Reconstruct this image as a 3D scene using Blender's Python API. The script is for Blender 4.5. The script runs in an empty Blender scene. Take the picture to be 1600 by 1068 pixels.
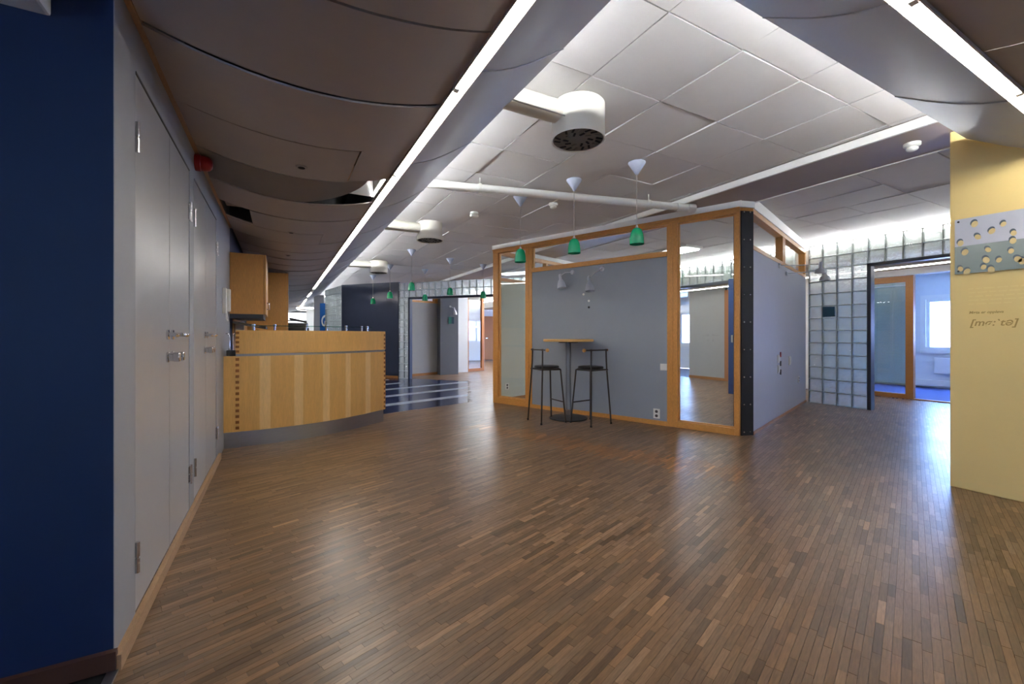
import bpy, bmesh, math, random
from mathutils import Vector, Matrix
random.seed(7)
PI = math.pi
S = bpy.context.scene
C = S.collection

# ------------------------------------------------------------------ camera, world, exposure
YAW = math.radians(28.556)
cam_d = bpy.data.cameras.new('camera')
cam = bpy.data.objects.new('camera', cam_d); C.objects.link(cam)
cam.location = (0, 0, 1.15)
cam.rotation_euler = (PI/2, 0, -YAW)
cam_d.sensor_width = 36.0
cam_d.lens = 667/1600*36
cam_d.shift_y = -10/1600
cam_d.clip_start = 0.05
cam_d.clip_end = 200
S.camera = cam

W = bpy.data.worlds.new('sky'); S.world = W; W.use_nodes = True
wn = W.node_tree.nodes; wl = W.node_tree.links
bg = wn['Background']; bg.inputs[1].default_value = 32.0
tc = wn.new('ShaderNodeTexCoord'); sp = wn.new('ShaderNodeSeparateXYZ'); rp = wn.new('ShaderNodeValToRGB')
wl.new(tc.outputs['Generated'], sp.inputs[0]); wl.new(sp.outputs['Z'], rp.inputs[0]); wl.new(rp.outputs[0], bg.inputs[0])
rp.color_ramp.elements[0].position = 0.0; rp.color_ramp.elements[0].color = (0.34, 0.54, 1.0, 1)
rp.color_ramp.elements[1].position = 0.6; rp.color_ramp.elements[1].color = (0.16, 0.36, 1.0, 1)

vs = S.view_settings
vs.view_transform = 'Standard'; vs.look = 'None'; vs.gamma = 1.0; vs.use_curve_mapping = False
vs.exposure = 0.7
TUBE = 62.0       # slot tubes seen from below
UP = 105.0         # tubes lying behind the grey cove panels
BLOCKLIGHT = 130.0  # tubes behind the glass block headers
FARLIGHT = 16.0   # ceiling luminaires of the rooms behind

# ------------------------------------------------------------------ materials
def srgb(r, g, b):
    def f(c):
        c /= 255.0
        return c/12.92 if c <= 0.04045 else ((c+0.055)/1.055)**2.4
    return (f(r), f(g), f(b), 1.0)
MATS = {}
def mat(name, col, rough=0.5, metal=0.0, var=0.06, scale=8.0, bump=0.0, bscale=200.0, stretch=(1, 1, 1), spec=0.5, coat=0.0, grain=0.0):
    m = bpy.data.materials.new(name); m.use_nodes = True
    n = m.node_tree.nodes; l = m.node_tree.links; p = n['Principled BSDF']
    p.inputs['Roughness'].default_value = rough; p.inputs['Metallic'].default_value = metal
    p.inputs['Specular IOR Level'].default_value = spec
    p.inputs['Coat Weight'].default_value = coat
    t = n.new('ShaderNodeTexCoord'); mp = n.new('ShaderNodeMapping'); mp.inputs['Scale'].default_value = stretch
    l.new(t.outputs['Object'], mp.inputs[0])
    nz = n.new('ShaderNodeTexNoise'); nz.inputs['Scale'].default_value = scale; nz.inputs['Detail'].default_value = 5
    l.new(mp.outputs[0], nz.inputs['Vector'])
    mx = n.new('ShaderNodeMixRGB'); mx.blend_type = 'MIX'
    lo = [c*(1-var*1.6) for c in col[:3]]+[1]; hi = [min(1, c*(1+var*1.6)) for c in col[:3]]+[1]
    mx.inputs[1].default_value = lo; mx.inputs[2].default_value = hi
    l.new(nz.outputs['Fac'], mx.inputs[0])
    out = mx.outputs[0]
    if grain > 0:
        g = n.new('ShaderNodeTexNoise'); g.inputs['Scale'].default_value = scale*6; g.inputs['Detail'].default_value = 8
        l.new(mp.outputs[0], g.inputs['Vector'])
        r = n.new('ShaderNodeValToRGB'); r.color_ramp.elements[0].position = .35; r.color_ramp.elements[1].position = .65
        r.color_ramp.elements[0].color = (1-grain, 1-grain, 1-grain, 1); r.color_ramp.elements[1].color = (1, 1, 1, 1)
        l.new(g.outputs['Fac'], r.inputs[0])
        mm = n.new('ShaderNodeMixRGB'); mm.blend_type = 'MULTIPLY'; mm.inputs[0].default_value = 1
        l.new(out, mm.inputs[1]); l.new(r.outputs[0], mm.inputs[2]); out = mm.outputs[0]
    l.new(out, p.inputs['Base Color'])
    if bump > 0:
        bn = n.new('ShaderNodeTexNoise'); bn.inputs['Scale'].default_value = bscale; bn.inputs['Detail'].default_value = 3
        l.new(mp.outputs[0], bn.inputs['Vector'])
        b = n.new('ShaderNodeBump'); b.inputs['Strength'].default_value = bump; b.inputs['Distance'].default_value = 0.004
        l.new(bn.outputs['Fac'], b.inputs['Height']); l.new(b.outputs[0], p.inputs['Normal'])
    MATS[name] = m
    return m
def emit(name, col, st):
    m = bpy.data.materials.new(name); m.use_nodes = True
    n = m.node_tree.nodes; l = m.node_tree.links
    for x in list(n):
        if x.type == 'BSDF_PRINCIPLED': n.remove(x)
    e = n.new('ShaderNodeEmission'); e.inputs[0].default_value = col; e.inputs[1].default_value = st
    l.new(e.outputs[0], n['Material Output'].inputs[0])
    MATS[name] = m; return m
def pane_mat(name, tint, rough=0.0, refl=1.0):
    m = bpy.data.materials.new(name); m.use_nodes = True
    n = m.node_tree.nodes; l = m.node_tree.links
    for x in list(n):
        if x.type == 'BSDF_PRINCIPLED': n.remove(x)
    t = n.new('ShaderNodeBsdfTransparent'); t.inputs[0].default_value = tint
    g = n.new('ShaderNodeBsdfGlossy'); g.inputs['Roughness'].default_value = rough
    g.inputs['Color'].default_value = (refl, refl, refl, 1)
    lw = n.new('ShaderNodeLayerWeight'); lw.inputs[0].default_value = .5
    pw = n.new('ShaderNodeMath'); pw.operation = 'POWER'; pw.inputs[1].default_value = 5
    ma = n.new('ShaderNodeMath'); ma.operation = 'MULTIPLY_ADD'; ma.inputs[1].default_value = .9; ma.inputs[2].default_value = .045
    l.new(lw.outputs['Facing'], pw.inputs[0]); l.new(pw.outputs[0], ma.inputs[0])
    mx = n.new('ShaderNodeMixShader')
    l.new(ma.outputs[0], mx.inputs[0]); l.new(t.outputs[0], mx.inputs[1]); l.new(g.outputs[0], mx.inputs[2])
    l.new(mx.outputs[0], n['Material Output'].inputs[0])
    MATS[name] = m; return m
def block_mat(name):
    m = bpy.data.materials.new(name); m.use_nodes = True
    n = m.node_tree.nodes; l = m.node_tree.links
    for x in list(n):
        if x.type == 'BSDF_PRINCIPLED': n.remove(x)
    tc = n.new('ShaderNodeTexCoord'); oi = n.new('ShaderNodeObjectInfo')
    ad = n.new('ShaderNodeVectorMath'); ad.operation = 'ADD'
    ml = n.new('ShaderNodeMath'); ml.operation = 'MULTIPLY'; ml.inputs[1].default_value = 40
    l.new(oi.outputs['Random'], ml.inputs[0])
    l.new(tc.outputs['Object'], ad.inputs[0]); l.new(ml.outputs[0], ad.inputs[1])
    nz = n.new('ShaderNodeTexNoise'); nz.inputs['Scale'].default_value = 30; nz.inputs['Detail'].default_value = 1.5; nz.inputs['Distortion'].default_value = 1.2
    l.new(ad.outputs[0], nz.inputs['Vector'])
    b = n.new('ShaderNodeBump'); b.inputs['Strength'].default_value = 0.8; b.inputs['Distance'].default_value = 0.02
    l.new(nz.outputs['Fac'], b.inputs['Height'])
    t = n.new('ShaderNodeBsdfTransparent'); t.inputs[0].default_value = (.90, .93, .91, 1)
    r = n.new('ShaderNodeBsdfRefraction'); r.inputs['IOR'].default_value = 1.28; r.inputs['Roughness'].default_value = 0.08; r.inputs[0].default_value = (.90, .93, .91, 1)
    g = n.new('ShaderNodeBsdfGlossy'); g.inputs['Roughness'].default_value = 0.12
    d = n.new('ShaderNodeBsdfTranslucent'); d.inputs[0].default_value = (.84, .87, .85, 1)
    for x in (r, g): l.new(b.outputs[0], x.inputs['Normal'])
    m1 = n.new('ShaderNodeMixShader'); m1.inputs[0].default_value = .32
    l.new(r.outputs[0], m1.inputs[1]); l.new(t.outputs[0], m1.inputs[2])
    m2 = n.new('ShaderNodeMixShader'); m2.inputs[0].default_value = .14
    l.new(m1.outputs[0], m2.inputs[1]); l.new(g.outputs[0], m2.inputs[2])
    m3 = n.new('ShaderNodeMixShader'); m3.inputs[0].default_value = .24
    l.new(m2.outputs[0], m3.inputs[1]); l.new(d.outputs[0], m3.inputs[2])
    l.new(m3.outputs[0], n['Material Output'].inputs[0])
    MATS[name] = m; return m
def stave_mat():
    m = bpy.data.materials.new('oak_stave'); m.use_nodes = True
    n = m.node_tree.nodes; l = m.node_tree.links; p = n['Principled BSDF']
    at = n.new('ShaderNodeAttribute'); at.attribute_name = 'tone'
    g = n.new('ShaderNodeNewGeometry')
    m0 = n.new('ShaderNodeMapping'); m0.inputs['Rotation'].default_value = (0, 0, -math.radians(18.3))
    l.new(g.outputs['Position'], m0.inputs[0])
    mp = n.new('ShaderNodeMapping'); mp.inputs['Scale'].default_value = (1, 9, 1)
    l.new(m0.outputs[0], mp.inputs[0])
    nz = n.new('ShaderNodeTexNoise'); nz.inputs['Scale'].default_value = 16; nz.inputs['Detail'].default_value = 6
    l.new(mp.outputs[0], nz.inputs['Vector'])
    r = n.new('ShaderNodeValToRGB'); r.color_ramp.elements[0].position = .3; r.color_ramp.elements[1].position = .7
    r.color_ramp.elements[0].color = (.72, .70, .68, 1); r.color_ramp.elements[1].color = (1.12, 1.1, 1.08, 1)
    l.new(nz.outputs['Fac'], r.inputs[0])
    mm = n.new('ShaderNodeMixRGB'); mm.blend_type = 'MULTIPLY'; mm.inputs[0].default_value = 1
    l.new(at.outputs['Color'], mm.inputs[1]); l.new(r.outputs[0], mm.inputs[2])
    l.new(mm.outputs[0], p.inputs['Base Color'])
    w = n.new('ShaderNodeTexNoise'); w.inputs['Scale'].default_value = 1.4; w.inputs['Detail'].default_value = 4
    l.new(g.outputs['Position'], w.inputs['Vector'])
    mr = n.new('ShaderNodeMapRange'); mr.inputs['To Min'].default_value = .24; mr.inputs['To Max'].default_value = .40
    l.new(w.outputs['Fac'], mr.inputs[0]); l.new(mr.outputs[0], p.inputs['Roughness'])
    MATS['stave'] = m
stave_mat()
mat('sub_floor', srgb(74, 54, 40), .8)
mat('tile', srgb(214, 210, 208), .9, var=.02, bump=.35, bscale=260)
mat('slab', srgb(90, 90, 92), .9)
mat('cove_panel', srgb(186, 189, 200), .4, var=.02)
mat('sag_panel', srgb(168, 155, 146), .55, var=.03)
mat('trim_wood', srgb(176, 140, 104), .5, grain=.2, stretch=(8, 1, 8))
mat('white_paint', srgb(236, 234, 228), .45, var=.02)
mat('rail_white', srgb(178, 174, 158), .4, var=.02)
mat('door_grey', srgb(166, 165, 165), .3, var=.03)
mat('door_wall', srgb(150, 150, 152), .55, var=.03)
mat('navy', srgb(13, 37, 74), .6, var=.08, scale=3)
mat('navy_dark', srgb(26, 34, 58), .5, var=.06)
mat('navy_gloss', srgb(62, 68, 86), .22, var=.05)
mat('yellow', srgb(234, 206, 136), .6, var=.03, scale=2)
mat('frame_wood', srgb(220, 156, 80), .4, var=.08, grain=.22, stretch=(6, 6, 1.0), scale=5)
mat('frame_wood_h', srgb(220, 156, 80), .4, var=.08, grain=.22, stretch=(1.0, 6, 6), scale=5)
mat('base_dark', srgb(84, 52, 36), .45, var=.1)
mat('base_wood', srgb(170, 116, 60), .45, var=.08, grain=.25, stretch=(1, 1, 5))
mat('birch', srgb(226, 176, 102), .36, var=.08, grain=.1, stretch=(7, 7, .8), scale=3)
mat('birch_light', srgb(240, 202, 138), .36, var=.08, grain=.1, stretch=(7, 7, .8), scale=3)
mat('birch_dark', srgb(142, 88, 34), .4, var=.08)
mat('oak_cab', srgb(206, 150, 82), .4, var=.06, grain=.2, stretch=(8, 8, .7), scale=4)
mat('partition_grey', srgb(146, 153, 160), .6, var=.03, scale=3)
mat('side_grey', srgb(186, 187, 196), .6, var=.02)
mat('end_wall', srgb(206, 210, 196), .6, var=.02)
mat('wall_white', srgb(226, 226, 226), .6, var=.02)
mat('wall_grey', srgb(160, 160, 158), .6, var=.03)
mat('pillar_grey', srgb(104, 108, 116), .5, var=.03)
mat('steel_dark', srgb(70, 72, 76), .38, metal=.7, var=.06)
mat('steel', srgb(178, 178, 178), .32, metal=1, var=.05, stretch=(1, 1, 6))
mat('chrome', srgb(215, 215, 218), .15, metal=1, var=.02)
mat('alu', srgb(196, 199, 206), .38, metal=.35, var=.03)
mat('bolt', srgb(200, 200, 200), .25, metal=1)
mat('green_glass', srgb(10, 150, 100), .25, var=.05)
mat('canopy_grey', srgb(172, 178, 196), .5, var=.02)
mat('cord', srgb(190, 186, 180), .6)
mat('dark_tube', srgb(66, 60, 56), .35, metal=.5, var=.05)
mat('black', srgb(16, 16, 18), .45)
mat('seat_black', srgb(14, 14, 16), .35, bump=.1, bscale=60)
mat('ball_wood', srgb(214, 160, 92), .4)
mat('column_grey', srgb(112, 118, 126), .35, metal=.4, var=.04)
mat('table_birch', srgb(220, 172, 104), .4, var=.06, grain=.1, stretch=(1, 8, 1))
mat('plastic', srgb(232, 230, 222), .4, var=.01)
mat('plastic_dark', srgb(70, 66, 60), .5)
mat('red', srgb(150, 14, 12), .3, var=.05)
mat('mortar', srgb(172, 178, 174), .7, var=.06)
mat('lino', srgb(28, 38, 78), .2, var=.1, scale=6, coat=.3)
mat('lino_light', srgb(188, 194, 206), .2, var=.05, coat=.3)
mat('carpet', srgb(74, 84, 132), .95, var=.15, scale=60, bump=.4)
mat('doormat', srgb(16, 15, 16), .95, var=.2, scale=90, bump=.5)
mat('blind', srgb(168, 186, 184), .5, var=.03)
mat('grille', srgb(120, 112, 100), .45, metal=.5, var=.06)
mat('slot_black', srgb(12, 12, 12), .8)
mat('brick_out', srgb(206, 176, 178), .8, var=.08)
mat('door_blue', srgb(20, 58, 112), .45, var=.05)
mat('banner', srgb(24, 98, 178), .4, var=.05)
mat('letters_brown', srgb(176, 140, 72), .6, var=.02)
mat('letters_light', srgb(238, 212, 140), .6, var=.02)
mat('print_top', srgb(190, 192, 202), .18, var=.1, scale=3)
mat('print_low', srgb(132, 144, 140), .18, var=.12, scale=5)
mat('print_stone', srgb(212, 190, 132), .3, var=.1, scale=30)
mat('print_shade', srgb(78, 90, 100), .3, var=.1)
mat('door_brown', srgb(170, 108, 56), .5, var=.06, grain=.15, stretch=(8, 8, 1))
mat('green_pic', srgb(30, 110, 96), .4)
mat('teal_pic', srgb(16, 62, 78), .4)
mat('duct_white', srgb(240, 236, 222), .35, var=.02)
pane_mat('pane', (.95, .97, .96, 1))
pane_mat('shelf_glass', (.62, .78, .74, 1))
block_mat('glass_block')
emit('tube_on', (1.0, .98, .93, 1), TUBE)
emit('tube_up', (.93, .97, 1.0, 1), UP)
emit('tube_block', (.95, .98, 1.0, 1), BLOCKLIGHT)
emit('strip_on', (1.0, .98, .95, 1), 14.0)
emit('day_pane', (.86, .92, 1.0, 1), 2.2)
emit('lamp_far', (.90, .95, 1.0, 1), FARLIGHT)

# ------------------------------------------------------------------ helpers
def box(bm, x0, x1, y0, y1, z0, z1, bev=0.0, M=None):
    r = bmesh.ops.create_cube(bm, size=1)
    v = r['verts']
    T = Matrix.Translation(((x0+x1)/2, (y0+y1)/2, (z0+z1)/2)) @ Matrix.Diagonal((abs(x1-x0), abs(y1-y0), abs(z1-z0), 1))
    bmesh.ops.transform(bm, matrix=T, verts=v)
    if bev > 0:
        e = list({e for q in v for e in q.link_edges})
        r2 = bmesh.ops.bevel(bm, geom=e, offset=bev, segments=2, affect='EDGES', profile=.6)
        v = list({q for fc in r2['faces'] for q in fc.verts} | {q for q in v if q.is_valid})
    if M is not None: bmesh.ops.transform(bm, matrix=M, verts=v)
    return v
def prism(bm, pts, z0, z1):
    a = [bm.verts.new((x, y, z0)) for x, y in pts]; b = [bm.verts.new((x, y, z1)) for x, y in pts]
    n = len(pts)
    bm.faces.new(a[::-1]); bm.faces.new(b)
    for i in range(n): bm.faces.new((a[i], a[(i+1) % n], b[(i+1) % n], b[i]))
def tube(bm, pts, r, seg=10, cap=True):
    pts = [Vector(p) for p in pts]; rs = r if isinstance(r, (list, tuple)) else [r]*len(pts)
    rings = []; up = None
    for i, p in enumerate(pts):
        t = (pts[min(i+1, len(pts)-1)]-pts[max(i-1, 0)]).normalized()
        if up is None:
            up = Vector((0, 0, 1)) if abs(t.z) < .9 else Vector((1, 0, 0))
        u = (up - t*up.dot(t)).normalized(); w = t.cross(u); up = u
        rings.append([bm.verts.new(p+(u*math.cos(2*PI*k/seg)+w*math.sin(2*PI*k/seg))*rs[i]) for k in range(seg)])
    for i in range(len(pts)-1):
        for k in range(seg):
            f = bm.faces.new((rings[i][k], rings[i][(k+1) % seg], rings[i+1][(k+1) % seg], rings[i+1][k])); f.smooth = True
    if cap:
        bm.faces.new(rings[0][::-1]); bm.faces.new(rings[-1])
def lathe(bm, prof, cx=0, cy=0, seg=32, close=False, M=None, smooth=True):
    rings = []; new = []
    for r, z in prof:
        if r < 1e-5:
            v = bm.verts.new((cx, cy, z)); rings.append([v]); new.append(v)
        else:
            ring = [bm.verts.new((cx+r*math.cos(2*PI*k/seg), cy+r*math.sin(2*PI*k/seg), z)) for k in range(seg)]
            rings.append(ring); new += ring
    for a, b in zip(rings, rings[1:]):
        for k in range(seg):
            k2 = (k+1) % seg
            if len(a) == 1 and len(b) == 1: continue
            if len(a) == 1: f = bm.faces.new((a[0], b[k2], b[k]))
            elif len(b) == 1: f = bm.faces.new((a[k], a[k2], b[0]))
            else: f = bm.faces.new((a[k], a[k2], b[k2], b[k]))
            f.smooth = smooth
    if M is not None: bmesh.ops.transform(bm, matrix=M, verts=new)
def sphere(bm, c, r, sx=1, sy=1, sz=1):
    q = bmesh.ops.create_uvsphere(bm, u_segments=16, v_segments=10, radius=r)
    bmesh.ops.transform(bm, matrix=Matrix.Translation(c) @ Matrix.Diagonal((sx, sy, sz, 1)), verts=q['verts'])
    for v in q['verts']:
        for f in v.link_faces: f.smooth = True
def strip(bm, prof, y0, y1, th, axis='y', flip=1):
    """curved sheet: profile of (a, z) swept along the other axis, with thickness upward"""
    rows = []
    for (a, z) in prof:
        q = []
        for (yy, dz) in ((y0, 0), (y1, 0), (y1, th), (y0, th)):
            q.append(bm.verts.new((a, yy, z+dz) if axis == 'y' else (yy, a, z+dz)))
        rows.append(q)
    for A, B in zip(rows, rows[1:]):
        for k in range(4):
            f = bm.faces.new((A[k], A[(k+1) % 4], B[(k+1) % 4], B[k])); f.smooth = (k in (0, 2))
    bm.faces.new(rows[0][::-1]); bm.faces.new(rows[-1])
def mesh(name, bm, m):
    bmesh.ops.recalc_face_normals(bm, faces=bm.faces)
    for e in bm.edges:
        if len(e.link_faces) == 2 and e.calc_face_angle(0) > .7: e.smooth = False
    me = bpy.data.meshes.new(name); bm.to_mesh(me); bm.free()
    me.materials.append(MATS[m]); return me
def obj(name, bm, m, parent=None, label=None, loc=None):
    o = bpy.data.objects.new(name, mesh(name, bm, m)); C.objects.link(o)
    if parent is not None: o.parent = parent
    if loc: o.location = loc
    if label: o['label'] = label
    return o
def inst(name, me, parent=None, loc=(0, 0, 0), rz=0.0, rot=None):
    o = bpy.data.objects.new(name, me); C.objects.link(o); o.parent = parent; o.location = loc
    o.rotation_euler = rot if rot else (0, 0, rz); return o
def bobj(name, dims, m, parent=None, bev=0.0, label=None):
    bm = bmesh.new(); box(bm, *dims, bev=bev); return obj(name, bm, m, parent, label)
def empty(name, loc=(0, 0, 0), rz=0.0):
    o = bpy.data.objects.new(name, None); C.objects.link(o); o.location = loc; o.rotation_euler = (0, 0, rz); o.empty_display_size = .1; return o
def thing(name, label, cat, loc=(0, 0, 0), rz=0.0, group=None):
    o = empty(name, loc, rz); return tag(o, label, cat, group)
def tag(o, label, cat, group=None):
    o['label'] = label; o['category'] = cat
    if group: o['group'] = group
    return o
def struct(o, label=None):
    o['kind'] = 'structure'
    if label: o['label'] = label
    return o
def sbox(name, dims, m, label=None): return struct(bobj(name, dims, m), label)
def copy_tree(o, parent=None):
    c = o.copy(); C.objects.link(c); c.parent = parent
    for ch in list(o.children): copy_tree(ch, c)
    return c

# ------------------------------------------------------------------ structure: floor
A18 = math.radians(18.3); E1 = Vector((math.cos(A18), math.sin(A18))); E2 = Vector((-math.sin(A18), math.cos(A18)))
fl = empty('floor'); struct(fl, 'worn brown oak mosaic parquet floor')
bobj('sub_floor', (-.7, 12.6, -3.5, 24, -.12, -.011), 'sub_floor', fl)
# blue and grey striped linoleum zone in front of the corridor
SA = math.radians(15.6); SD = Vector((math.cos(SA), math.sin(SA)))
def low_edge(x): return 6.42+(x-1.35)*math.tan(SA)
RE0, RE1 = (2.85, 6.85), (4.17, 9.98)
lino_poly = [(-.5, low_edge(-.5)), (2.85, low_edge(2.85)), (4.17, 9.98), (2.86, 11.65), (1.87, 13.28), (1.49, 15.0), (1.2, 15.8), (3.0, 16), (3.0, 23.9), (-.5, 23.9)]
def inside(p, poly):
    x, y = p; c = False; n = len(poly)
    for i in range(n):
        x1, y1 = poly[i]; x2, y2 = poly[(i+1) % n]
        if (y1 > y) != (y2 > y) and x < (x2-x1)*(y-y1)/(y2-y1)+x1: c = not c
    return c
bm = bmesh.new(); prism(bm, lino_poly, -.011, .0); obj('linoleum', bm, 'lino', fl, 'dark blue glossy linoleum')
for k in range(13):
    y0 = 7.2+.97*k
    def edge(off):
        # intersect stripe line with right border
        px, py = 1.54, y0+off
        best = None
        for (ax, ay), (bx, by) in ((RE0, RE1), ((4.17, 9.98), (2.86, 11.65)), ((2.86, 11.65), (1.87, 13.28)), ((1.87, 13.28), (1.49, 15.0)), ((1.6, 15.0), (1.6, 24))):
            dx, dy = bx-ax, by-ay; den = SD.x*dy-SD.y*dx
            if abs(den) < 1e-6: continue
            t = ((ax-px)*dy-(ay-py)*dx)/den; s = ((ax-px)*SD.y-(ay-py)*SD.x)/den
            if 0 <= s <= 1: best = t if best is None else max(best, t)
        if best is None: best = 0
        if k >= 3: best = min(best, 1.6-.15*k)
        t0 = (-.49-px)/SD.x
        return (px+SD.x*t0, py+SD.y*t0), (px+SD.x*best, py+SD.y*best)
    a0, a1 = edge(-.11); b0, b1 = edge(.11)
    bm = bmesh.new(); prism(bm, [a0, a1, b1, b0], 0, .0012); obj('floor_stripe', bm, 'lino_light', fl)
# parquet staves
SW = .0268
def parquet_ok(p):
    x, y = p
    if x < -.68 or x > 9.98 or y < -1.6 or y > 17.9: return False
    if x > 4.5 and y < .5: return False
    if y > 14 and x < 3: return False
    if inside(p, lino_poly): return False
    return True
def tone_at(x, y, rnd):
    base = Vector((.200, .120, .066))
    k = rnd.gauss(1.0, .2); k = max(.58, min(1.6, k))
    if rnd.random() < .09: k *= 1.4
    warm = rnd.gauss(0, .028)
    c = Vector((base.x*k*(1+warm), base.y*k, base.z*k*(1-warm*1.5)))
    # less worn, more orange band where a cabinet stood, parallel to the partition
    t = (x-2.353)*.931+(y-4.144)*.366
    al = -(x-2.353)*.366+(y-4.144)*.931
    if 0 < t < .36 and -2.2 < al < .9: c = Vector((c.x*1.4, c.y*1.1, c.z*.66))
    # pale patch beside the side wall of the glazed room
    if inside((x, y), [(4.92, 3.06), (5.04, 2.40), (7.9, 3.25), (7.95, 4.05)]): c = Vector((c.x*1.18, c.y*1.12, c.z*1.10))
    return c
camF = Vector((math.sin(YAW), math.cos(YAW))); camR = Vector((math.cos(YAW), -math.sin(YAW)))
def pix(x, y, z=0):
    d = camF.x*x+camF.y*y
    if d < .2: return None
    return (800+667*(camR.x*x+camR.y*y)/d, 524+667*(1.15-z)/d, d)
rnd = random.Random(3)
staves = []
row = -170
while row < 760:
    v = row*SW; u = -4.2+rnd.uniform(0, .3)
    while u < 14.5:
        L = rnd.choice((.12, .15, .18, .20, .22, .25, .25))
        c = E1*(u+L/2)+E2*(v+SW/2)
        if parquet_ok((c.x, c.y)): staves.append((c.x, c.y, L, tone_at(c.x, c.y, rnd), rnd.uniform(-.0004, .0004)))
        u += L
    row += 1
near = []
for i, s in enumerate(staves):
    q = pix(s[0], s[1])
    if q and 0 < q[0] < 1600 and q[1] < 1066: near.append((q[2], i))
near.sort(); near_ids = {i for _, i in near[:290]}
verts = []; faces = []; tones = []
for i, (x, y, L, c, dz) in enumerate(staves):
    if i in near_ids: continue
    hx = E1*(L/2-.0005); hy = E2*(SW/2-.0006); P = Vector((x, y)); n = len(verts)
    for s1, s2 in ((-1, -1), (1, -1), (1, 1), (-1, 1)):
        q = P+hx*s1+hy*s2; verts.append((q.x, q.y, dz))
    faces.append((n, n+1, n+2, n+3)); tones.append(c)
me = bpy.data.meshes.new('parquet_staves'); me.from_pydata(verts, [], faces); me.materials.append(MATS['stave'])
ca = me.color_attributes.new('tone', 'FLOAT_COLOR', 'CORNER')
buf = []
for c in tones: buf += [c.x, c.y, c.z, 1]*4
ca.data.foreach_set('color', buf)
o = bpy.data.objects.new('parquet_staves', me); C.objects.link(o); o.parent = fl; o['kind'] = 'stuff'
stave_meshes = {}
for i in near_ids:
    x, y, L, c, dz = staves[i]
    key = (L, round(c.x/.02), round(c.y/.012))
    if key not in stave_meshes:
        bm = bmesh.new(); box(bm, -L/2+.0005, L/2-.0005, -SW/2+.0006, SW/2-.0006, -.01, 0)
        m_ = mesh('stave', bm, 'stave')
        a = m_.color_attributes.new('tone', 'FLOAT_COLOR', 'CORNER')
        a.data.foreach_set('color', [c.x, c.y, c.z, 1]*len(m_.loops))
        stave_meshes[key] = m_
    inst('stave', stave_meshes[key], fl, (x, y, dz), A18)
struct(bobj('floor_office', (10.0, 12.6, .5, 8.05, -.01, .004), 'carpet'), 'blue office carpet')
struct(bobj('floor_entrance', (-3, -.5, -3.5, 1.95, -.05, .006), 'doormat'), 'black entrance mat floor')
bobj('edge_strip', (-.515, -.485, -1.6, 1.95, -.005, .009), 'steel', bpy.data.objects['floor_entrance'])

# ------------------------------------------------------------------ structure: shell
sbox('wall_back', (-3, 4.65, -3.6, -3.5, 0, 2.9), 'wall_white')
we = empty('wall_entrance'); struct(we, 'white wall with an unseen fill window left of the camera')
for d_ in ((-3.6, -2.8, 0, 2.9), (-2.1, 2.05, 0, 2.9), (-2.8, -2.1, 0, .9), (-2.8, -2.1, 2.15, 2.9)):
    bobj('wall_face', (-3.1, -3, d_[0], d_[1], d_[2], d_[3]), 'wall_white', we)
w = empty('window_9'); struct(w)  # unseen window for daylight fill, inferred from the bluish ceiling tint
for y in (-2.8, -2.16): bobj('window_frame', (-3.08, -3.02, y, y+.06, .9, 2.15), 'white_paint', w)
bobj('window_pane', (-3.055, -3.05, -2.8, -2.1, .9, 2.15), 'pane', w)
wn_ = empty('wall_navy'); struct(wn_, 'matt navy blue painted wall beside the grey cupboard doors')
bobj('wall_face', (-3, -.502, 1.943, 2.05, 0, 2.9), 'navy', wn_)
bl = struct(bobj('baseboard_navy', (-3, -.49, 1.921, 1.943, .012, .075), 'base_dark'))
wl_ = empty('wall_left'); struct(wl_, 'long grey wall with cupboard doors')
for (y0, y1) in ((2.05, 2.19), (3.342, 3.497), (4.645, 5.80)):
    bobj('wall_face', (-.72, -.5, y0, y1, 0, 2.9), 'door_wall', wl_)
bobj('wall_header', (-.72, -.5, 2.19, 3.342, 2.192, 2.9), 'door_wall', wl_)
bobj('wall_header', (-.72, -.5, 3.497, 4.645, 2.192, 2.9), 'door_wall', wl_)
bobj('wall_return', (-.502, -.5, 1.943, 2.05, 0, 2.9), 'door_wall', wl_)
bobj('wall_void', (-.9, -.72, 2.05, 5.8, 0, 2.9), 'black', wl_)
bobj('wall_kitchen', (-.72, -.5, 5.80, 24, 0, 2.9), 'navy_dark', wl_)
struct(bobj('trim_4', (-.5, -.478, -3.4, 5.8, 2.372, 2.402), 'trim_wood'), 'beige wooden bead where the sagging panels meet the wall')
struct(bobj('baseboard_left', (-.5, -.478, 1.93, 4.80, 0, .055), 'trim_wood'))
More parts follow.
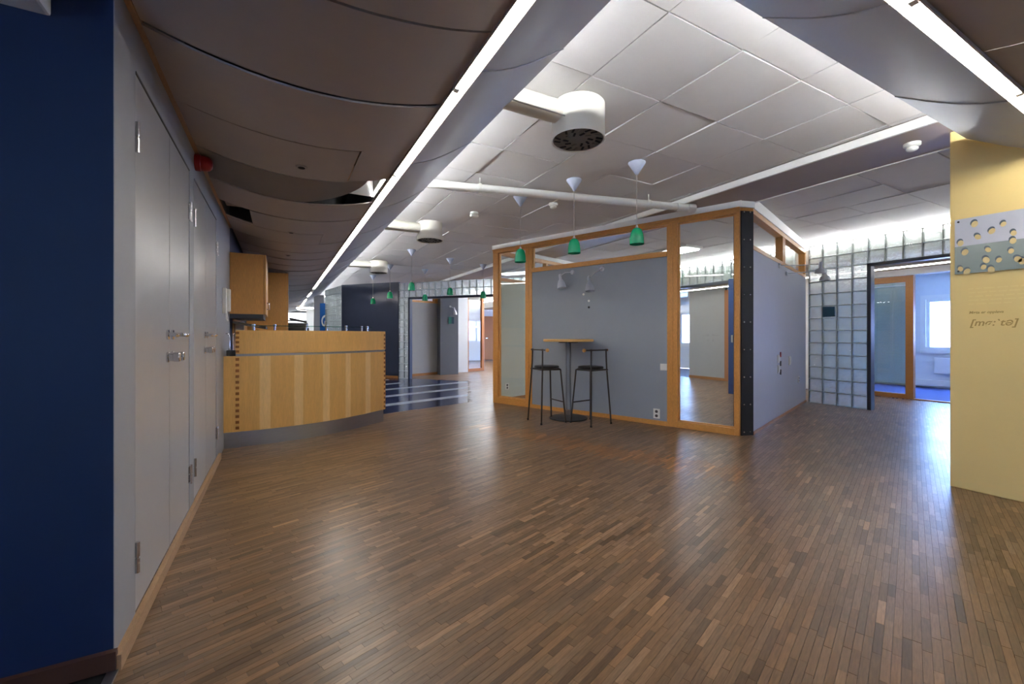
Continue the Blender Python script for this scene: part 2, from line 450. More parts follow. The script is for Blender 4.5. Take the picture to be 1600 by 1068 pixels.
# cupboard door leaves
def leaf(parent, y0, y1, hinge_side):
    l = bobj('door_leaf', (-.545, -.503, y0+.003, y1-.003, .058, 2.188), 'door_grey', parent)
    yh = y0-.004 if hinge_side < 0 else y1+.004
    for z0, z1 in ((1.872, 1.992), (.215, .335)):
        bm = bmesh.new()
        tube(bm, [(-.494, yh, z0), (-.494, yh, (z0+z1)/2-.004)], .0085, 12); tube(bm, [(-.494, yh, (z0+z1)/2+.004), (-.494, yh, z1)], .0085, 12)
        tube(bm, [(-.494, yh, (z0+z1)/2-.004), (-.494, yh, (z0+z1)/2+.004)], .0055, 12)
        box(bm, -.5035, -.501, yh, yh-hinge_side*.03, z0+.01, z1-.01)
        h_ = obj('hinge', bm, 'chrome', l)
    return l
def lever(parent, y, z, d):
    bm = bmesh.new()
    M = Matrix.Translation((-.503, y, z)) @ Matrix.Rotation(PI/2, 4, 'Y')
    lathe(bm, [(0, 0), (.026, 0), (.026, .008), (.011, .010), (.011, .045), (0, .045)], seg=20, M=M)
    tube(bm, [(-.462, y, z), (-.455, y+d*.02, z), (-.452, y+d*.07, z-.003), (-.452, y+d*.125, z)], [.010, .011, .0115, .009], 12)
    return obj('lever_handle', bm, 'chrome', parent)
def lockknob(parent, y, z):
    bm = bmesh.new()
    M = Matrix.Translation((-.503, y, z)) @ Matrix.Rotation(PI/2, 4, 'Y')
    lathe(bm, [(0, 0), (.027, 0), (.027, .006), (.02, .010), (.02, .026), (.024, .028), (.024, .05), (.02, .054), (0, .054)], seg=20, M=M)
    return obj('lock_knob', bm, 'chrome', parent)
for n, (a, b, c), lab in ((1, (2.192, 2.80, 3.34), 'pair of grey metal cupboard doors beside the navy wall'), (2, (3.50, 4.03, 4.642), 'pair of grey metal cupboard doors beside the bar counter')):
    d = empty('door_%d' % n); struct(d, lab)
    l1 = leaf(d, a, b, -1); l2 = leaf(d, b, c, 1)
    bobj('top_seal', (-.51, -.498, a, c, 2.187, 2.195), 'plastic_dark', d)
    lever(l1, b-.055, 1.155, -1); lockknob(l1, b-.055, 1.04)
    lever(l2, b+.055, 1.155, 1); lockknob(l2, b+.055, 1.04)
# right yellow wall
wy = empty('wall_right'); struct(wy, 'pale yellow painted wall with small printed lettering')
bobj('wall_face', (4.5, 4.65, -3.5, 1.267, 0, 2.9), 'yellow', wy, bev=.008)
sbox('wall_nook', (4.65, 12.6, .4, .5, 0, 2.9), 'wall_white')
# far shell
sbox('wall_far', (-.72, 12.7, 24, 24.1, 0, 2.9), 'wall_white')
sbox('wall_rear', (3.0, 12.6, 18.1, 18.2, 0, 2.9), 'wall_white')
sbox('wall_inner', (3.0, 3.1, 15.2, 24, 0, 2.9), 'wall_white')
sbox('ceiling_slab', (-3.1, 12.7, -3.6, 24.1, 2.9, 3.0), 'slab')
# window wall at the right of the building
ww = empty('wall_window'); struct(ww, 'white outer wall with office windows')
wins = [(1.9, 3.93), (5.6, 7.4), (8.6, 10.55), (12.0, 13.6), (14.6, 17.4)]
prev = .4
for i, (a, b) in enumerate(wins):
    bobj('wall_face', (12.6, 12.8, prev, a, 0, 2.9), 'wall_white', ww)
    bobj('wall_face', (12.6, 12.8, a, b, 0, .84), 'wall_white', ww)
    bobj('wall_face', (12.6, 12.8, a, b, 1.95, 2.9), 'wall_white', ww)
    prev = b
bobj('wall_face', (12.6, 12.8, prev, 24.1, 0, 2.9), 'wall_white', ww)
for i, (a, b) in enumerate(wins):
    w = empty('window_%d' % (i+1)); struct(w)
    bm = bmesh.new()
    box(bm, 12.58, 12.70, a, b, .84, .90); box(bm, 12.62, 12.70, a, b, 1.89, 1.95)
    for y in (a, (a+b)/2-.03, b-.06): box(bm, 12.62, 12.70, y, y+.06, .9, 1.89)
    obj('window_frame', bm, 'white_paint', w)
    bobj('window_pane', (12.66, 12.666, a+.06, b-.06, .9, 1.89), 'pane', w)
    bm = bmesh.new(); box(bm, 12.56, 12.6, a-.09, b+.09, .76, .84); box(bm, 12.585, 12.6, a-.09, a, .84, 1.95); box(bm, 12.585, 12.6, b, b+.09, .84, 1.95); box(bm, 12.585, 12.6, a-.09, b+.09, 1.95, 2.04)
    obj('window_casing', bm, 'white_paint', w)
# facade across the street
fb = tag(empty('building', (19.0, 6, 0)), 'pale pink brick facade outside the office window', 'building')
bobj('facade_wall', (0, .3, -8, 14, -3, 2.45), 'brick_out', fb)
for k in range(9): bobj('brick_course', (-.02, 0, -8, 14, -2.5+.6*k, -2.47+.6*k), 'wall_white', fb)
# far end window of the left corridor
w = empty('window_6'); struct(w)
bobj('window_frame', (-.1, 1.25, 23.94, 24, 1.2, 2.34), 'white_paint', w)
bobj('window_light', (-.02, 1.17, 23.93, 23.94, 1.28, 2.28), 'day_pane', w, label='bright daylit pane')
bobj('window_bar', (-.02, 1.17, 23.91, 23.93, 1.86, 1.92), 'navy_gloss', w)

# ------------------------------------------------------------------ ceilings
cl = empty('ceiling'); struct(cl, 'white mineral fibre ceiling tiles')
def tile_mesh(sx, sy):
    bm = bmesh.new(); box(bm, -sx/2, sx/2, -sy/2, sy/2, 0, .02); return mesh('ceiling_tile', bm, 'tile')
TM = tile_mesh(.592, .592)
bmS = bmesh.new()
cell = 0
for i in range(6):
    for j in range(-1, 37):
        x0 = 1.113+.6*i; y0 = .904+.6*j
        x1 = min(x0+.6, 4.175); y1 = y0+.6
        if x0 < 1.2 and False: continue
        if y0 > 22.8: continue
        if x1-x0 < .595 or y0 > 11.5:
            box(bmS, x0+.004, x1-.004, y0+.004, y1-.004, 2.77, 2.79)
        else:
            o = inst('ceiling_tile', TM, cl, ((x0+x1)/2, (y0+y1)/2, 2.77+random.uniform(-.003, .003)), rot=(random.uniform(-.011, .011), random.uniform(-.011, .011), 0))
for i in range(6):
    for j in range(-2, 26):
        x0 = 4.87+.6*i if False else 5.07+.6*(i-1)+.0; y0 = 2.12+.6*j
        x0c = max(x0, 4.86)
        if x0+.6-x0c < .59 or y0 > 8.5:
            box(bmS, x0c+.002, x0+.598, y0+.002, y0+.598, 2.77, 2.79)
        else:
            inst('ceiling_tile', TM, cl, (x0+.3, y0+.3, 2.77+random.uniform(-.003, .003)), rot=(random.uniform(-.008, .008), random.uniform(-.008, .008), 0))
for y in range(0, 27): box(bmS, 8.07, 8.66, .5+.65*y, 1.145+.65*y, 2.77, 2.79)
o = obj('distant_ceiling_tiles', bmS, 'tile', cl); o['kind'] = 'stuff'
# boxed soffit between the two tiled fields
sf = empty('ceiling_soffit'); struct(sf, 'flat grey soffit band between the tiled ceilings')
bobj('soffit_board', (4.19, 4.84, .5, 22, 2.70, 2.78), 'sag_panel', sf)
bobj('white_edge_rail', (4.165, 4.19, .5, 22, 2.695, 2.762), 'white_paint', sf)
bobj('white_bead', (4.84, 4.858, .5, 22, 2.69, 2.775), 'white_paint', sf)
# corridor and office ceilings
cco = sbox('ceiling_corridor', (8.22, 10.0, .5, 18, 2.36, 2.40), 'sag_panel')
bobj('tube_carrier', (8.255, 8.285, .5, 18, 2.40, 2.675), 'white_paint', cco)
sbox('ceiling_office', (10.0, 12.6, .5, 18, 2.5, 2.54), 'wall_white')
# sagging panels along the left wall
def zsag(x):
    pts = ((-.5, 2.386), (.15, 2.272), (.752, 2.368))
    z = 0
    for i, (xi, zi) in enumerate(pts):
        t = zi
        for j, (xj, _) in enumerate(pts):
            if i != j: t *= (x-xj)/(xi-xj)
        z += t
    return z
cs = empty('ceiling_left'); struct(cs, 'sagging curved ceiling panels along the cupboard wall')
def sag_piece(y0, y1, xa, xb, dz=0.0, n=14, tilt=0.0):
    bm = bmesh.new()
    strip(bm, [(xa+(xb-xa)*k/n, zsag(xa+(xb-xa)*k/n)+dz) for k in range(n+1)], y0, y1, .01)
    for v in bm.verts: v.co.z += tilt*(v.co.y-(y0+y1)/2)
    return bm
J0 = 2.165; PJ = .62
for k in range(-7, 34):
    y0 = J0+PJ*k+.009; y1 = J0+PJ*(k+1)-.009
    dz = random.uniform(-.006, .006); tl = .004
    if k == 1:
        obj('ceiling_panel', sag_piece(y0, y1, -.478, .44, dz, tilt=tl), 'sag_panel', cs)
        obj('ceiling_panel', sag_piece(y0, y1, .452, .75, dz+.004, 6, tilt=tl), 'sag_panel', cs)
    elif k == 2:   # panel torn away at the light slot
        bm = bmesh.new(); n = 12; rows = []
        for j in range(n+1):
            y = y0+(y1-y0)*j/n; xe = .60-.42*(j/n)**2.2
            r = []
            for q in range(15):
                x = -.478+(xe+.478)*q/14
                r.append(bm.verts.new((x, y, zsag(x)+dz+.02*(q/14)**6*(1-j/n))))
            rows.append(r)
        for a_, b_ in zip(rows, rows[1:]):
            for q in range(14):
                f = bm.faces.new((a_[q], a_[q+1], b_[q+1], b_[q])); f.smooth = True
        ex = bmesh.ops.solidify(bm, geom=bm.faces[:], thickness=.008)
        obj('torn_panel', bm, 'sag_panel', cs, 'torn ceiling panel with an open lit gap')
    elif k == 4:   # open hatch near the wall
        obj('ceiling_panel', sag_piece(y0+.54, y1, -.478, .75, dz, tilt=0), 'sag_panel', cs)
        obj('ceiling_panel', sag_piece(y0, y0+.54, -.245, .75, dz, tilt=0), 'sag_panel', cs)
    elif k == 5:
        obj('ceiling_panel', sag_piece(y0, y0+.03, -.478, .43, dz), 'sag_panel', cs)
        obj('ceiling_panel', sag_piece(y0+.03, y1, -.478, .43, dz), 'sag_panel', cs)
        obj('ceiling_panel', sag_piece(y0, y1, .437, .75, dz+.008, 6), 'sag_panel', cs)
    else:
        obj('ceiling_panel', sag_piece(y0, y1, -.478, .75, dz, tilt=tl), 'sag_panel', cs)
bobj('hatch_flap', (-.47, -.26, 4.70, 5.15, 2.46, 2.47), 'sag_panel', cs)
for (x, y) in ((.128, 3.173), (.11, 5.24), (.102, 6.755), (.1, 8.6), (.1, 10.4)):
    bm = bmesh.new(); z = zsag(x)
    lathe(bm, [(.0, z-.002), (.022, z-.002), (.026, z-.006), (.034, z-.005), (.036, z+.006)], x, y, 20)
    d = obj('downlight_ring', bm, 'sag_panel', cs)
    bm = bmesh.new(); lathe(bm, [(0, z-.0065), (.021, z-.0065), (.021, z-.004), (0, z-.004)], x, y, 20); obj('downlight_hole', bm, 'slot_black', d)
# boards added to stop tube light glowing through the panel joints
bobj('light_stop_board', (.752, .757, -3.4, 3.40, 2.40, 2.9), 'slab', cs)
bobj('light_stop_board', (.752, .757, 4.03, 24, 2.40, 2.9), 'slab', cs)
bobj('light_stop_board', (-.478, .752, 3.37, 3.38, 2.42, 2.9), 'trim_wood', cs)
bobj('light_stop_board', (-.478, .752, 4.04, 4.05, 2.42, 2.9), 'wall_white', cs)
bobj('light_stop_board', (.752, .757, 3.40, 4.03, 2.47, 2.9), 'wall_white', cs)
bobj('void_batten', (.50, .54, 3.39, 4.03, 2.52, 2.62), 'trim_wood', cs)
# curved grey cove panels, left run and right run
COVE = [(.812, 2.364), (.86, 2.379), (.91, 2.397), (.99, 2.434), (1.066, 2.478), (1.13, 2.519), (1.194, 2.563), (1.272, 2.615)]
cc = empty('ceiling_cove'); struct(cc, 'curved grey cove panels below the light slots')
for k in range(-1, 18):
    y0 = 1.79+1.2*k; bm = bmesh.new(); strip(bm, COVE, y0+.002, y0+1.198, .008)
    obj('cove_panel', bm, 'cove_panel', cc)
    bm = bmesh.new(); tube(bm, [(x, y0, z-.002) for x, z in COVE], .0035, 6); obj('joint_bead', bm, 'alu', cc)
COVE2 = [(.71-.812+x if x < .82 else (x-.812)*(1.175-.712)/(1.272-.812)+.712, z) for x, z in COVE]
COVE2 = [((x-.812)*(1.175-.712)/(1.272-.812)+.712, z) for x, z in COVE]
for k in range(-1, 2):
    x0 = 1.956+1.355*k; x1 = min(x0+1.355, 4.498); bm = bmesh.new(); strip(bm, COVE2, x0+.002, x1-.002, .008, axis='x')
    obj('cove_panel', bm, 'cove_panel', cc)
    bm = bmesh.new(); tube(bm, [(x0, a, z-.002) for a, z in COVE2], .0035, 6); obj('joint_bead', bm, 'alu', cc)
# dark panels on the camera side of the right run
for k in range(-1, 6):
    x0 = .80+.62*k
    bm = bmesh.new(); strip(bm, [(a, zsag(.15+(a-.65)*-1+.0)*0+2.372-.085*(1-((a-.05)/.6)**2)) for a in [-.55+1.2*q/12 for q in range(13)]], x0+.004, min(x0+.616, 4.498), .01, axis='x')
    obj('ceiling_panel', bm, 'sag_panel', cs)
# light slot fixtures
def fixture(name, label, p, axis, Lf, group, lit=True):
    t = thing(name, label, 'light', p, 0 if axis == 'y' else 0, group)
    def bx(a0, a1, l0, l1, z0, z1, bev=0):
        bm = bmesh.new()
        if axis == 'y': box(bm, a0, a1, l0, l1, z0, z1, bev)
        else: box(bm, l0, l1, a0, a1, z0, z1, bev)
        return bm
    bm = bmesh.new(); pr = ((.0185, .030), (.0555, -.006), (.0565, -.004), (.0565, .0), (.0205, .034))
    va = [bm.verts.new((a, .002, z) if axis == 'y' else (.002, a, z)) for a, z in pr]; vb = [bm.verts.new((a, Lf-.002, z) if axis == 'y' else (Lf-.002, a, z)) for a, z in pr]
    bm.faces.new(va); bm.faces.new(vb[::-1])
    for q in range(5): bm.faces.new((va[q], vb[q], vb[(q+1) % 5], va[(q+1) % 5]))
    obj('rail', bm, 'rail_white', t)
    obj('reflector', bx(-.001, .056, .002, Lf-.002, .055, .06), 'rail_white', t)
    obj('lip', bx(-.012, -.006, .002, Lf-.002, -.012, .03), 'sag_panel', t)
    if lit:
        bm = bmesh.new()
        if axis == 'y': tube(bm, [(.008, .02, -.001), (.008, Lf-.02, -.001)], .009, 10)
        else: tube(bm, [(.02, .008, -.001), (Lf-.02, .008, -.001)], .009, 10)
        obj('fluorescent_tube', bm, 'tube_on', t)
    for l0 in (0, Lf-.018): obj('tube_holder', bx(-.003, .02, l0, l0+.018, -.011, .04), 'plastic', t)
    return t
ordn = ['first', 'second', 'third', 'fourth', 'fifth', 'sixth', 'seventh', 'eighth', 'ninth', 'tenth', 'eleventh', 'twelfth', 'thirteenth', 'fourteenth', 'fifteenth', 'sixteenth', 'seventeenth']
for k in range(17):
    y = .70+1.28*k
    fixture('slot_light', '%s fluorescent slot light from the near end of the left ceiling run' % ordn[k], (.757, y, 2.366), 'y', 1.28, 'slot lights along the left ceiling run', lit=k not in (9, 11))
for k in range(3):
    x = .78+1.24*k
    fixture('slot_light', '%s fluorescent slot light of the run ending at the yellow wall' % ordn[k], (x, .656, 2.366), 'x', 1.24, 'slot lights of the right ceiling run')
fixture('slot_light', 'far fluorescent slot light crossing the end of the left corridor', (.84, 22.48, 2.366), 'x', 1.6, None)
struct(bobj('trim_1', (.84, 3.0, 22.54, 22.9, 2.33, 2.40), 'sag_panel'))
# up-light tubes lying on the cove panels
def uplight(p0, p1, parent, mt='tube_up', r=.014):
    bm = bmesh.new(); a = Vector(p0); b = Vector(p1); tube(bm, [(0, 0, 0), tuple(b-a)], r, 10)
    o = obj('uplight_tube', bm, mt, parent); o.location = a; return o
for k in range(14):
    y = 1.2+1.5*k
    uplight((.86, y+.02, 2.612), (.86, y+1.46, 2.612), cc)
for k in range(2):
    x = 1.35+1.55*k
    uplight((x+.02, .76, 2.612), (x+1.5, .76, 2.612), cc)

# ------------------------------------------------------------------ glass block walls
bm = bmesh.new(); box(bm, -.0925, .0925, -.04, .04, -.0925, .0925, bev=.012)
BLK = mesh('glass_block', bm, 'glass_block')
def block_wall(parent, p, ang, cells, cw=.2, ch=.2, z0=0.0, zt=None):
    """cells: list of (col,row); p start point, ang direction"""
    c, s = math.cos(ang), math.sin(ang)
    bmm = bmesh.new()
    cols = {}
    for (i, j) in cells:
        x = p[0]+c*cw*(i+.5); y = p[1]+s*cw*(i+.5)
        o = inst('glass_block', BLK, parent, (x, y, z0+ch*(j+.5)), ang); o.scale = (cw/.2, 1, ch/.2)
        M = Matrix.Translation((x, y, z0+ch*(j+.5))) @ Matrix.Rotation(ang, 4, 'Z')
        g = .0055
        for d in ((-cw/2, -cw/2+g, -ch/2, ch/2), (cw/2-g, cw/2, -ch/2, ch/2), (-cw/2+g, cw/2-g, -ch/2, -ch/2+g), (-cw/2+g, cw/2-g, ch/2-g, ch/2)):
            box(bmm, d[0], d[1], -.03, .03, d[2], d[3], M=M)
    o = obj('mortar_joints', bmm, 'mortar', parent); o['kind'] = 'stuff'
    return o
HZ = .206
gw = empty('wall_glass'); struct(gw, 'glass block wall with a wide opening to the offices')
cw = .2125
block_wall(gw, (8.05, 4.03), -PI/2, [(i, j) for i in range(4) for j in range(13)], cw, HZ)
block_wall(gw, (8.05, 4.03-4*cw), -PI/2, [(i, j) for i in range(9) for j in (11, 12)], cw, HZ)
bm = bmesh.new()
yo = 4.03-4*cw
box(bm, 7.99, 8.11, yo-.05, yo, 0, 11*HZ); box(bm, 7.99, 8.11, yo-2.0, yo, 11*HZ-.045, 11*HZ)
obj('opening_frame', bm, 'steel_dark', gw)
bobj('art_block', (8.005, 8.012, 3.62, 3.80, 7*HZ+.02, 8*HZ-.02), 'teal_pic', gw, label='teal tinted glass block')
gi = empty('wall_glass_inner'); struct(gi, 'glass block header seen through the glazed room')
block_wall(gi, (8.05, 4.28), PI/2, [(i, j) for i in range(20) for j in (11, 12)], .2, HZ)
bm = bmesh.new(); box(bm, 7.99, 8.11, 4.28, 8.28, 11*HZ-.05, 11*HZ); obj('header_beam', bm, 'steel_dark', gi)
for k in range(12):
    y = .6+1.45*k
    uplight((8.27, y, 2.69), (8.27, y+1.4, 2.69), cco, 'tube_block')
# blue sliding door and the corridor behind
d3 = empty('door_3'); struct(d3, 'navy blue sliding door seen through the tall glass pane')
bobj('door_leaf', (7.62, 7.66, 4.75, 5.25, .03, 2.24), 'door_blue', d3)
bobj('pull_plate', (7.612, 7.62, 5.15, 5.19, 1.02, 1.16), 'chrome', d3)
sbox('wall_corridor', (9.92, 10.02, 6.93, 8.0, 0, 2.4), 'wall_grey')
sbox('wall_corridor_recess', (10.02, 10.08, 4.98, 6.93, 0, 2.4), 'wall_grey')
struct(bobj('baseboard_corridor', (9.9, 9.92, 6.93, 8.0, 0, .07), 'base_wood'))
struct(bobj('trim_2', (9.9, 10.05, 6.80, 6.93, 0, 2.3), 'door_brown'), 'brown door jamb at the end of the corridor wall')
sbox('wall_office_side', (10.0, 12.6, 5.0, 5.08, 0, 2.5), 'wall_white')
sbox('wall_office_far', (10.0, 12.6, 8.05, 8.12, 2.2, 2.5), 'wall_white')
sbox('wall_office_near', (10.0, 10.1, .5, 1.6, 0, 2.5), 'wall_white')
sbox('wall_office_head', (10.0, 10.06, .5, 5.0, 2.25, 2.5), 'wall_white')
# office glazing with blind
w = empty('window_7'); struct(w, 'wood framed office glazing with a closed venetian blind')
bm = bmesh.new()
box(bm, 10.0, 10.09, 3.29, 3.40, 0, 2.24); box(bm, 10.0, 10.09, 3.4, 4.98, 0, .085); box(bm, 10.0, 10.09, 3.4, 4.98, 2.13, 2.24); box(bm, 10.0, 10.09, 4.88, 4.98, .085, 2.13)
obj('frame', bm, 'base_wood', w)
bobj('pane', (10.03, 10.036, 3.4, 4.88, .085, 2.13), 'pane', w)
bm = bmesh.new()
for k in range(84):
    z = .27+.0215*k
    box(bm, -.0125, .0125, -.72, .72, -.0004, .0004, M=Matrix.Translation((10.065, 4.14, z)) @ Matrix.Rotation(math.radians(52), 4, 'Y'))
o = obj('blind_slats', bm, 'blind', w); o['kind'] = 'stuff'
bm = bmesh.new(); box(bm, 10.05, 10.08, 3.42, 4.86, 2.08, 2.12); box(bm, 10.055, 10.075, 3.42, 4.86, .25, .265)
for y in (3.6, 4.14): box(bm, 10.05, 10.0515, y, y+.003, .26, 2.1)
obj('blind_rails', bm, 'blind', w)
struct(bobj('trim_3', (9.99, 10.06, 1.6, 3.29, 0, .02), 'base_wood'), 'door threshold of the office')
# corridor strip light
t = thing('corridor_light', 'long white corridor strip light beyond the opening', 'light', (9.3, .6, 2.30))
bobj('housing', (-.05, .05, 0, 9, .02, .06), 'white_paint', t)
bobj('diffuser', (-.03, .03, .02, 8.98, .005, .02), 'strip_on', t)
# office radiator panel, conduit
t = thing('radiator', 'flat white panel radiator below the office window', 'radiator', (12.5, 2.35, .33))
bobj('panel', (0, .05, 0, 1.42, 0, .34), 'white_paint', t, bev=.006)
for y in (.2, 1.2): bobj('bracket', (.05, .1, y, y+.04, .05, .3), 'plastic', t)
t = thing('cable_trunking', 'white cable trunking along the foot of the office wall', 'trunking', (12.5, .6, .05))
bobj('channel', (0, .1, 0, 4.3, 0, .13), 'white_paint', t, bev=.004)
bm = bmesh.new(); box(bm, -.006, 0, 3.48, 3.64, .03, .10); obj('socket_plate', bm, 'plastic_dark', t)
t = thing('cable_duct', 'narrow white vertical cable duct beside the office window', 'duct', (12.56, 4.12, 0))
bobj('cover', (0, .04, 0, .05, .18, 2.5), 'white_paint', t)
bobj('clip', (-.006, 0, -.004, .054, 1.2, 1.24), 'plastic', t)

# ------------------------------------------------------------------ glazed room (partition)
P1 = (4.662, 3.061); ANG = math.atan2(6.621-3.061, 3.263-4.662); LEN = 3.825
pt = empty('wall_partition', (P1[0], P1[1], 0), ANG); struct(pt, 'grey partition with wood framed glass around the small room')
TOP = 2.625
def pb(name, x0, x1, z0, z1, m, y0=-.045, y1=.045, parent=None, bev=.004, label=None):
    return bobj(name, (x0, x1, y0, y1, z0, z1), m, parent or pt, bev, label)
# posts (vertical) and rails
for (a, b) in ((0.0, .05), (.70, .83), (2.985, 3.12), (3.71, 3.825)): pb('wood_post', a, b, 0, TOP-.07, 'frame_wood')
for (a, b) in ((.755, .775), (3.045, 3.06)): pb('post_bead', a, b, .07, TOP-.07, 'frame_wood', .045, .056, bev=.002)
pb('top_rail', 0, LEN, TOP-.07, TOP, 'frame_wood_h', -.05, .05)
pb('top_bead', 0, LEN, TOP-.028, TOP-.004, 'frame_wood_h', .05, .06, bev=.002)
pb('bottom_rail', .05, .70, 0, .08, 'frame_wood_h'); pb('bottom_rail', 3.12, 3.71, 0, .11, 'frame_wood_h')
pb('transom_rail', .83, 2.985, 2.155, 2.215, 'frame_wood_h', -.05, .055)
pb('wood_skirting', .83, 2.985, 0, .06, 'frame_wood_h', .04, .05)
pb('fascia_board', -.02, LEN+.03, TOP, 2.698, 'white_paint', -.05, .04)
pb('grey_wall_panel', .83, 2.985, .0, 2.155, 'partition_grey', -.04, .036, bev=0)
for (a, b, z0, z1) in ((.05, .70, .08, TOP-.07), (.83, 2.985, 2.215, TOP-.07), (3.12, 3.71, .11, TOP-.07)):
    pb('glass_pane', a, b, z0, z1, 'pane', -.004, .004, bev=0)
    bm = bmesh.new()
    for d in ((a, a+.014, z0, z1), (b-.014, b, z0, z1), (a+.014, b-.014, z0, z0+.014), (a+.014, b-.014, z1-.014, z1)): box(bm, d[0], d[1], -.018, .018, d[2], d[3])
    obj('glazing_bead', bm, 'frame_wood', pt)
# steel corner post
SX = (4.816-4.662, 3.013-3.061); SL = math.hypot(*SX)
sp_ = tag(empty('steel_corner_post', (P1[0], P1[1], 0), math.atan2(SX[1], SX[0])), 'dark steel corner post with two rows of bolts', 'post')
bm = bmesh.new(); box(bm, .004, SL, -.012, .0, 0, TOP-.04); box(bm, .004, .016, 0, .12, 0, TOP-.04); box(bm, SL-.012, SL, 0, .12, 0, TOP-.04); obj('profile', bm, 'steel_dark', sp_)
bm = bmesh.new(); box(bm, .004, SL+.01, .0, .1, TOP-.04, TOP); obj('wood_cap', bm, 'frame_wood_h', sp_)
bm = bmesh.new(); box(bm, -.005, SL+.012, -.02, .1, TOP, 2.698); obj('fascia_corner', bm, 'white_paint', sp_)
bm = bmesh.new(); lathe(bm, [(0, 0), (.011, 0), (.011, .003), (.008, .008), (0, .009)], seg=10, M=Matrix.Rotation(PI/2, 4, 'X'))
BOLT = mesh('bolt', bm, 'bolt')
for k in range(9):
    for x in (.035, SL-.045): inst('bolt', BOLT, sp_, (x, -.012, .04+.3165*k))
# side wall of the room
Q0 = (4.816, 3.013); QA = math.atan2(4.05-3.013, 7.95-4.816); QL = 3.385
sw = empty('wall_side', (Q0[0], Q0[1], 0), QA); struct(sw, 'pale grey side wall of the glazed room')
bobj('wall_panel', (0, QL, 0, .09, 0, 2.15), 'side_grey', sw)
bobj('sill_rail', (0, QL, -.006, .1, 2.15, 2.20), 'frame_wood_h', sw, .004)
bobj('top_rail', (0, QL, -.004, .1, 2.565, TOP), 'frame_wood_h', sw, .004)
for (a, b) in ((0, .04), (1.58, 1.76), (3.30, 3.385)): bobj('wood_post', (a, b, 0, .095, 2.20, 2.565), 'frame_wood', sw, .003)
for (a, b) in ((.04, 1.58), (1.76, 3.30)): bobj('glass_pane', (a, b, .045, .052, 2.20, 2.565), 'pane', sw)
bobj('fascia_board', (-.01, QL, -.012, .1, TOP, 2.698), 'white_paint', sw)
bobj('fascia_board', (.1, QL, .0, .09, 2.698, 2.77), 'white_paint', sw)
bobj('wood_skirting', (0.01, QL, -.01, 0, 0, .035), 'base_wood', sw)
# left end wall of the room
ew = empty('wall_end', (3.263, 6.621, 0), math.radians(18.3)); struct(ew, 'pale end wall inside the glazed room')
bobj('wall_panel', (.06, 2.9, -.02, .07, 0, 2.10), 'end_wall', ew)
bobj('transom_rail', (.06, 2.9, -.03, .08, 2.10, 2.16), 'frame_wood_h', ew, .003)
bobj('top_rail', (.06, 2.9, -.03, .08, 2.565, TOP), 'frame_wood_h', ew, .003)
bobj('glass_pane', (.06, 2.9, .02, .026, 2.16, 2.565), 'pane', ew)
for a in (1.4, 2.84): bobj('wood_post', (a, a+.06, -.02, .07, 2.16, 2.565), 'frame_wood', ew)
bobj('fascia_board', (.06, 2.9, -.04, .08, TOP, 2.698), 'white_paint', ew)
bobj('wood_skirting', (.06, 2.9, -.03, -.02, 0, .05), 'base_wood', ew)

# ------------------------------------------------------------------ far doorway wall (glass blocks) and dark wall
DA = math.atan2(9.56-11.65, 4.67-2.86); D0 = (2.86, 11.65)
dw = empty('wall_doorway'); struct(dw, 'far glass block wall around the doorway')
HB = .1975
block_wall(dw, D0, DA, [(i, j) for i in range(2) for j in range(13)], .158, HB)
x2 = D0[0]+math.cos(DA)*.316; y2 = D0[1]+math.sin(DA)*.316
block_wall(dw, (x2, y2), DA, [(i, j) for i in range(20) for j in (11, 12)], .2, HB)
bm = bmesh.new(); M = Matrix.Translation((x2, y2, 0)) @ Matrix.Rotation(DA, 4, 'Z')
box(bm, 0, .05, -.06, .06, 0, 11*HB, M=M); box(bm, 0, 4.0, -.06, .06, 11*HB-.05, 11*HB, M=M); obj('opening_frame', bm, 'navy_dark', dw)
dk = empty('wall_dark', (D0[0], D0[1], 0), DA); struct(dk, 'glossy dark blue grey wall behind the bar')
bobj('wall_face', (-1.93, -.005, -.05, .05, 0, 2.6), 'navy_gloss', dk)
bobj('wood_skirting', (-1.93, -.005, -.065, -.05, 0, .06), 'base_wood', dk)
gl = empty('wall_glass_far'); struct(gl, 'distant glass block wall left of the dark wall')
LA = math.atan2(15.0-13.1, 1.49-1.58); L0 = (1.58, 13.1)
block_wall(gl, (1.60, 13.12), math.atan2(1.85, -.30), [(i, j) for i in range(9) for j in range(1, 13)], .2, .2)
bm = bmesh.new(); box(bm, 1.0, 1.3, 15.55, 15.65, 0, 2.5); obj('end_pier', bm, 'wall_grey', gl)
# banner
t = thing('banner', 'blue upright banner with a white round emblem in the far corridor', 'banner', (1.34, 15.05, 0), math.radians(-35))
bobj('panel', (-.22, .14, -.02, .02, .2, 2.2), 'banner', t)
bobj('post', (.14, .20, -.03, .03, 0, 2.34), 'navy_dark', t)
bm = bmesh.new(); lathe(bm, [(.085, 0), (.13, 0), (.13, .004), (.085, .004), (.085, 0)], seg=28, M=Matrix.Translation((-.04, -.021, 1.62)) @ Matrix.Rotation(PI/2, 4, 'X') @ Matrix.Diagonal((1, 1.5, 1, 1)))
box(bm, -.06, -.03, -.026, -.021, 1.50, 1.62)
obj('emblem', bm, 'white_paint', t)
bobj('foot', (-.3, .3, -.2, .2, 0, .03), 'steel_dark', t)
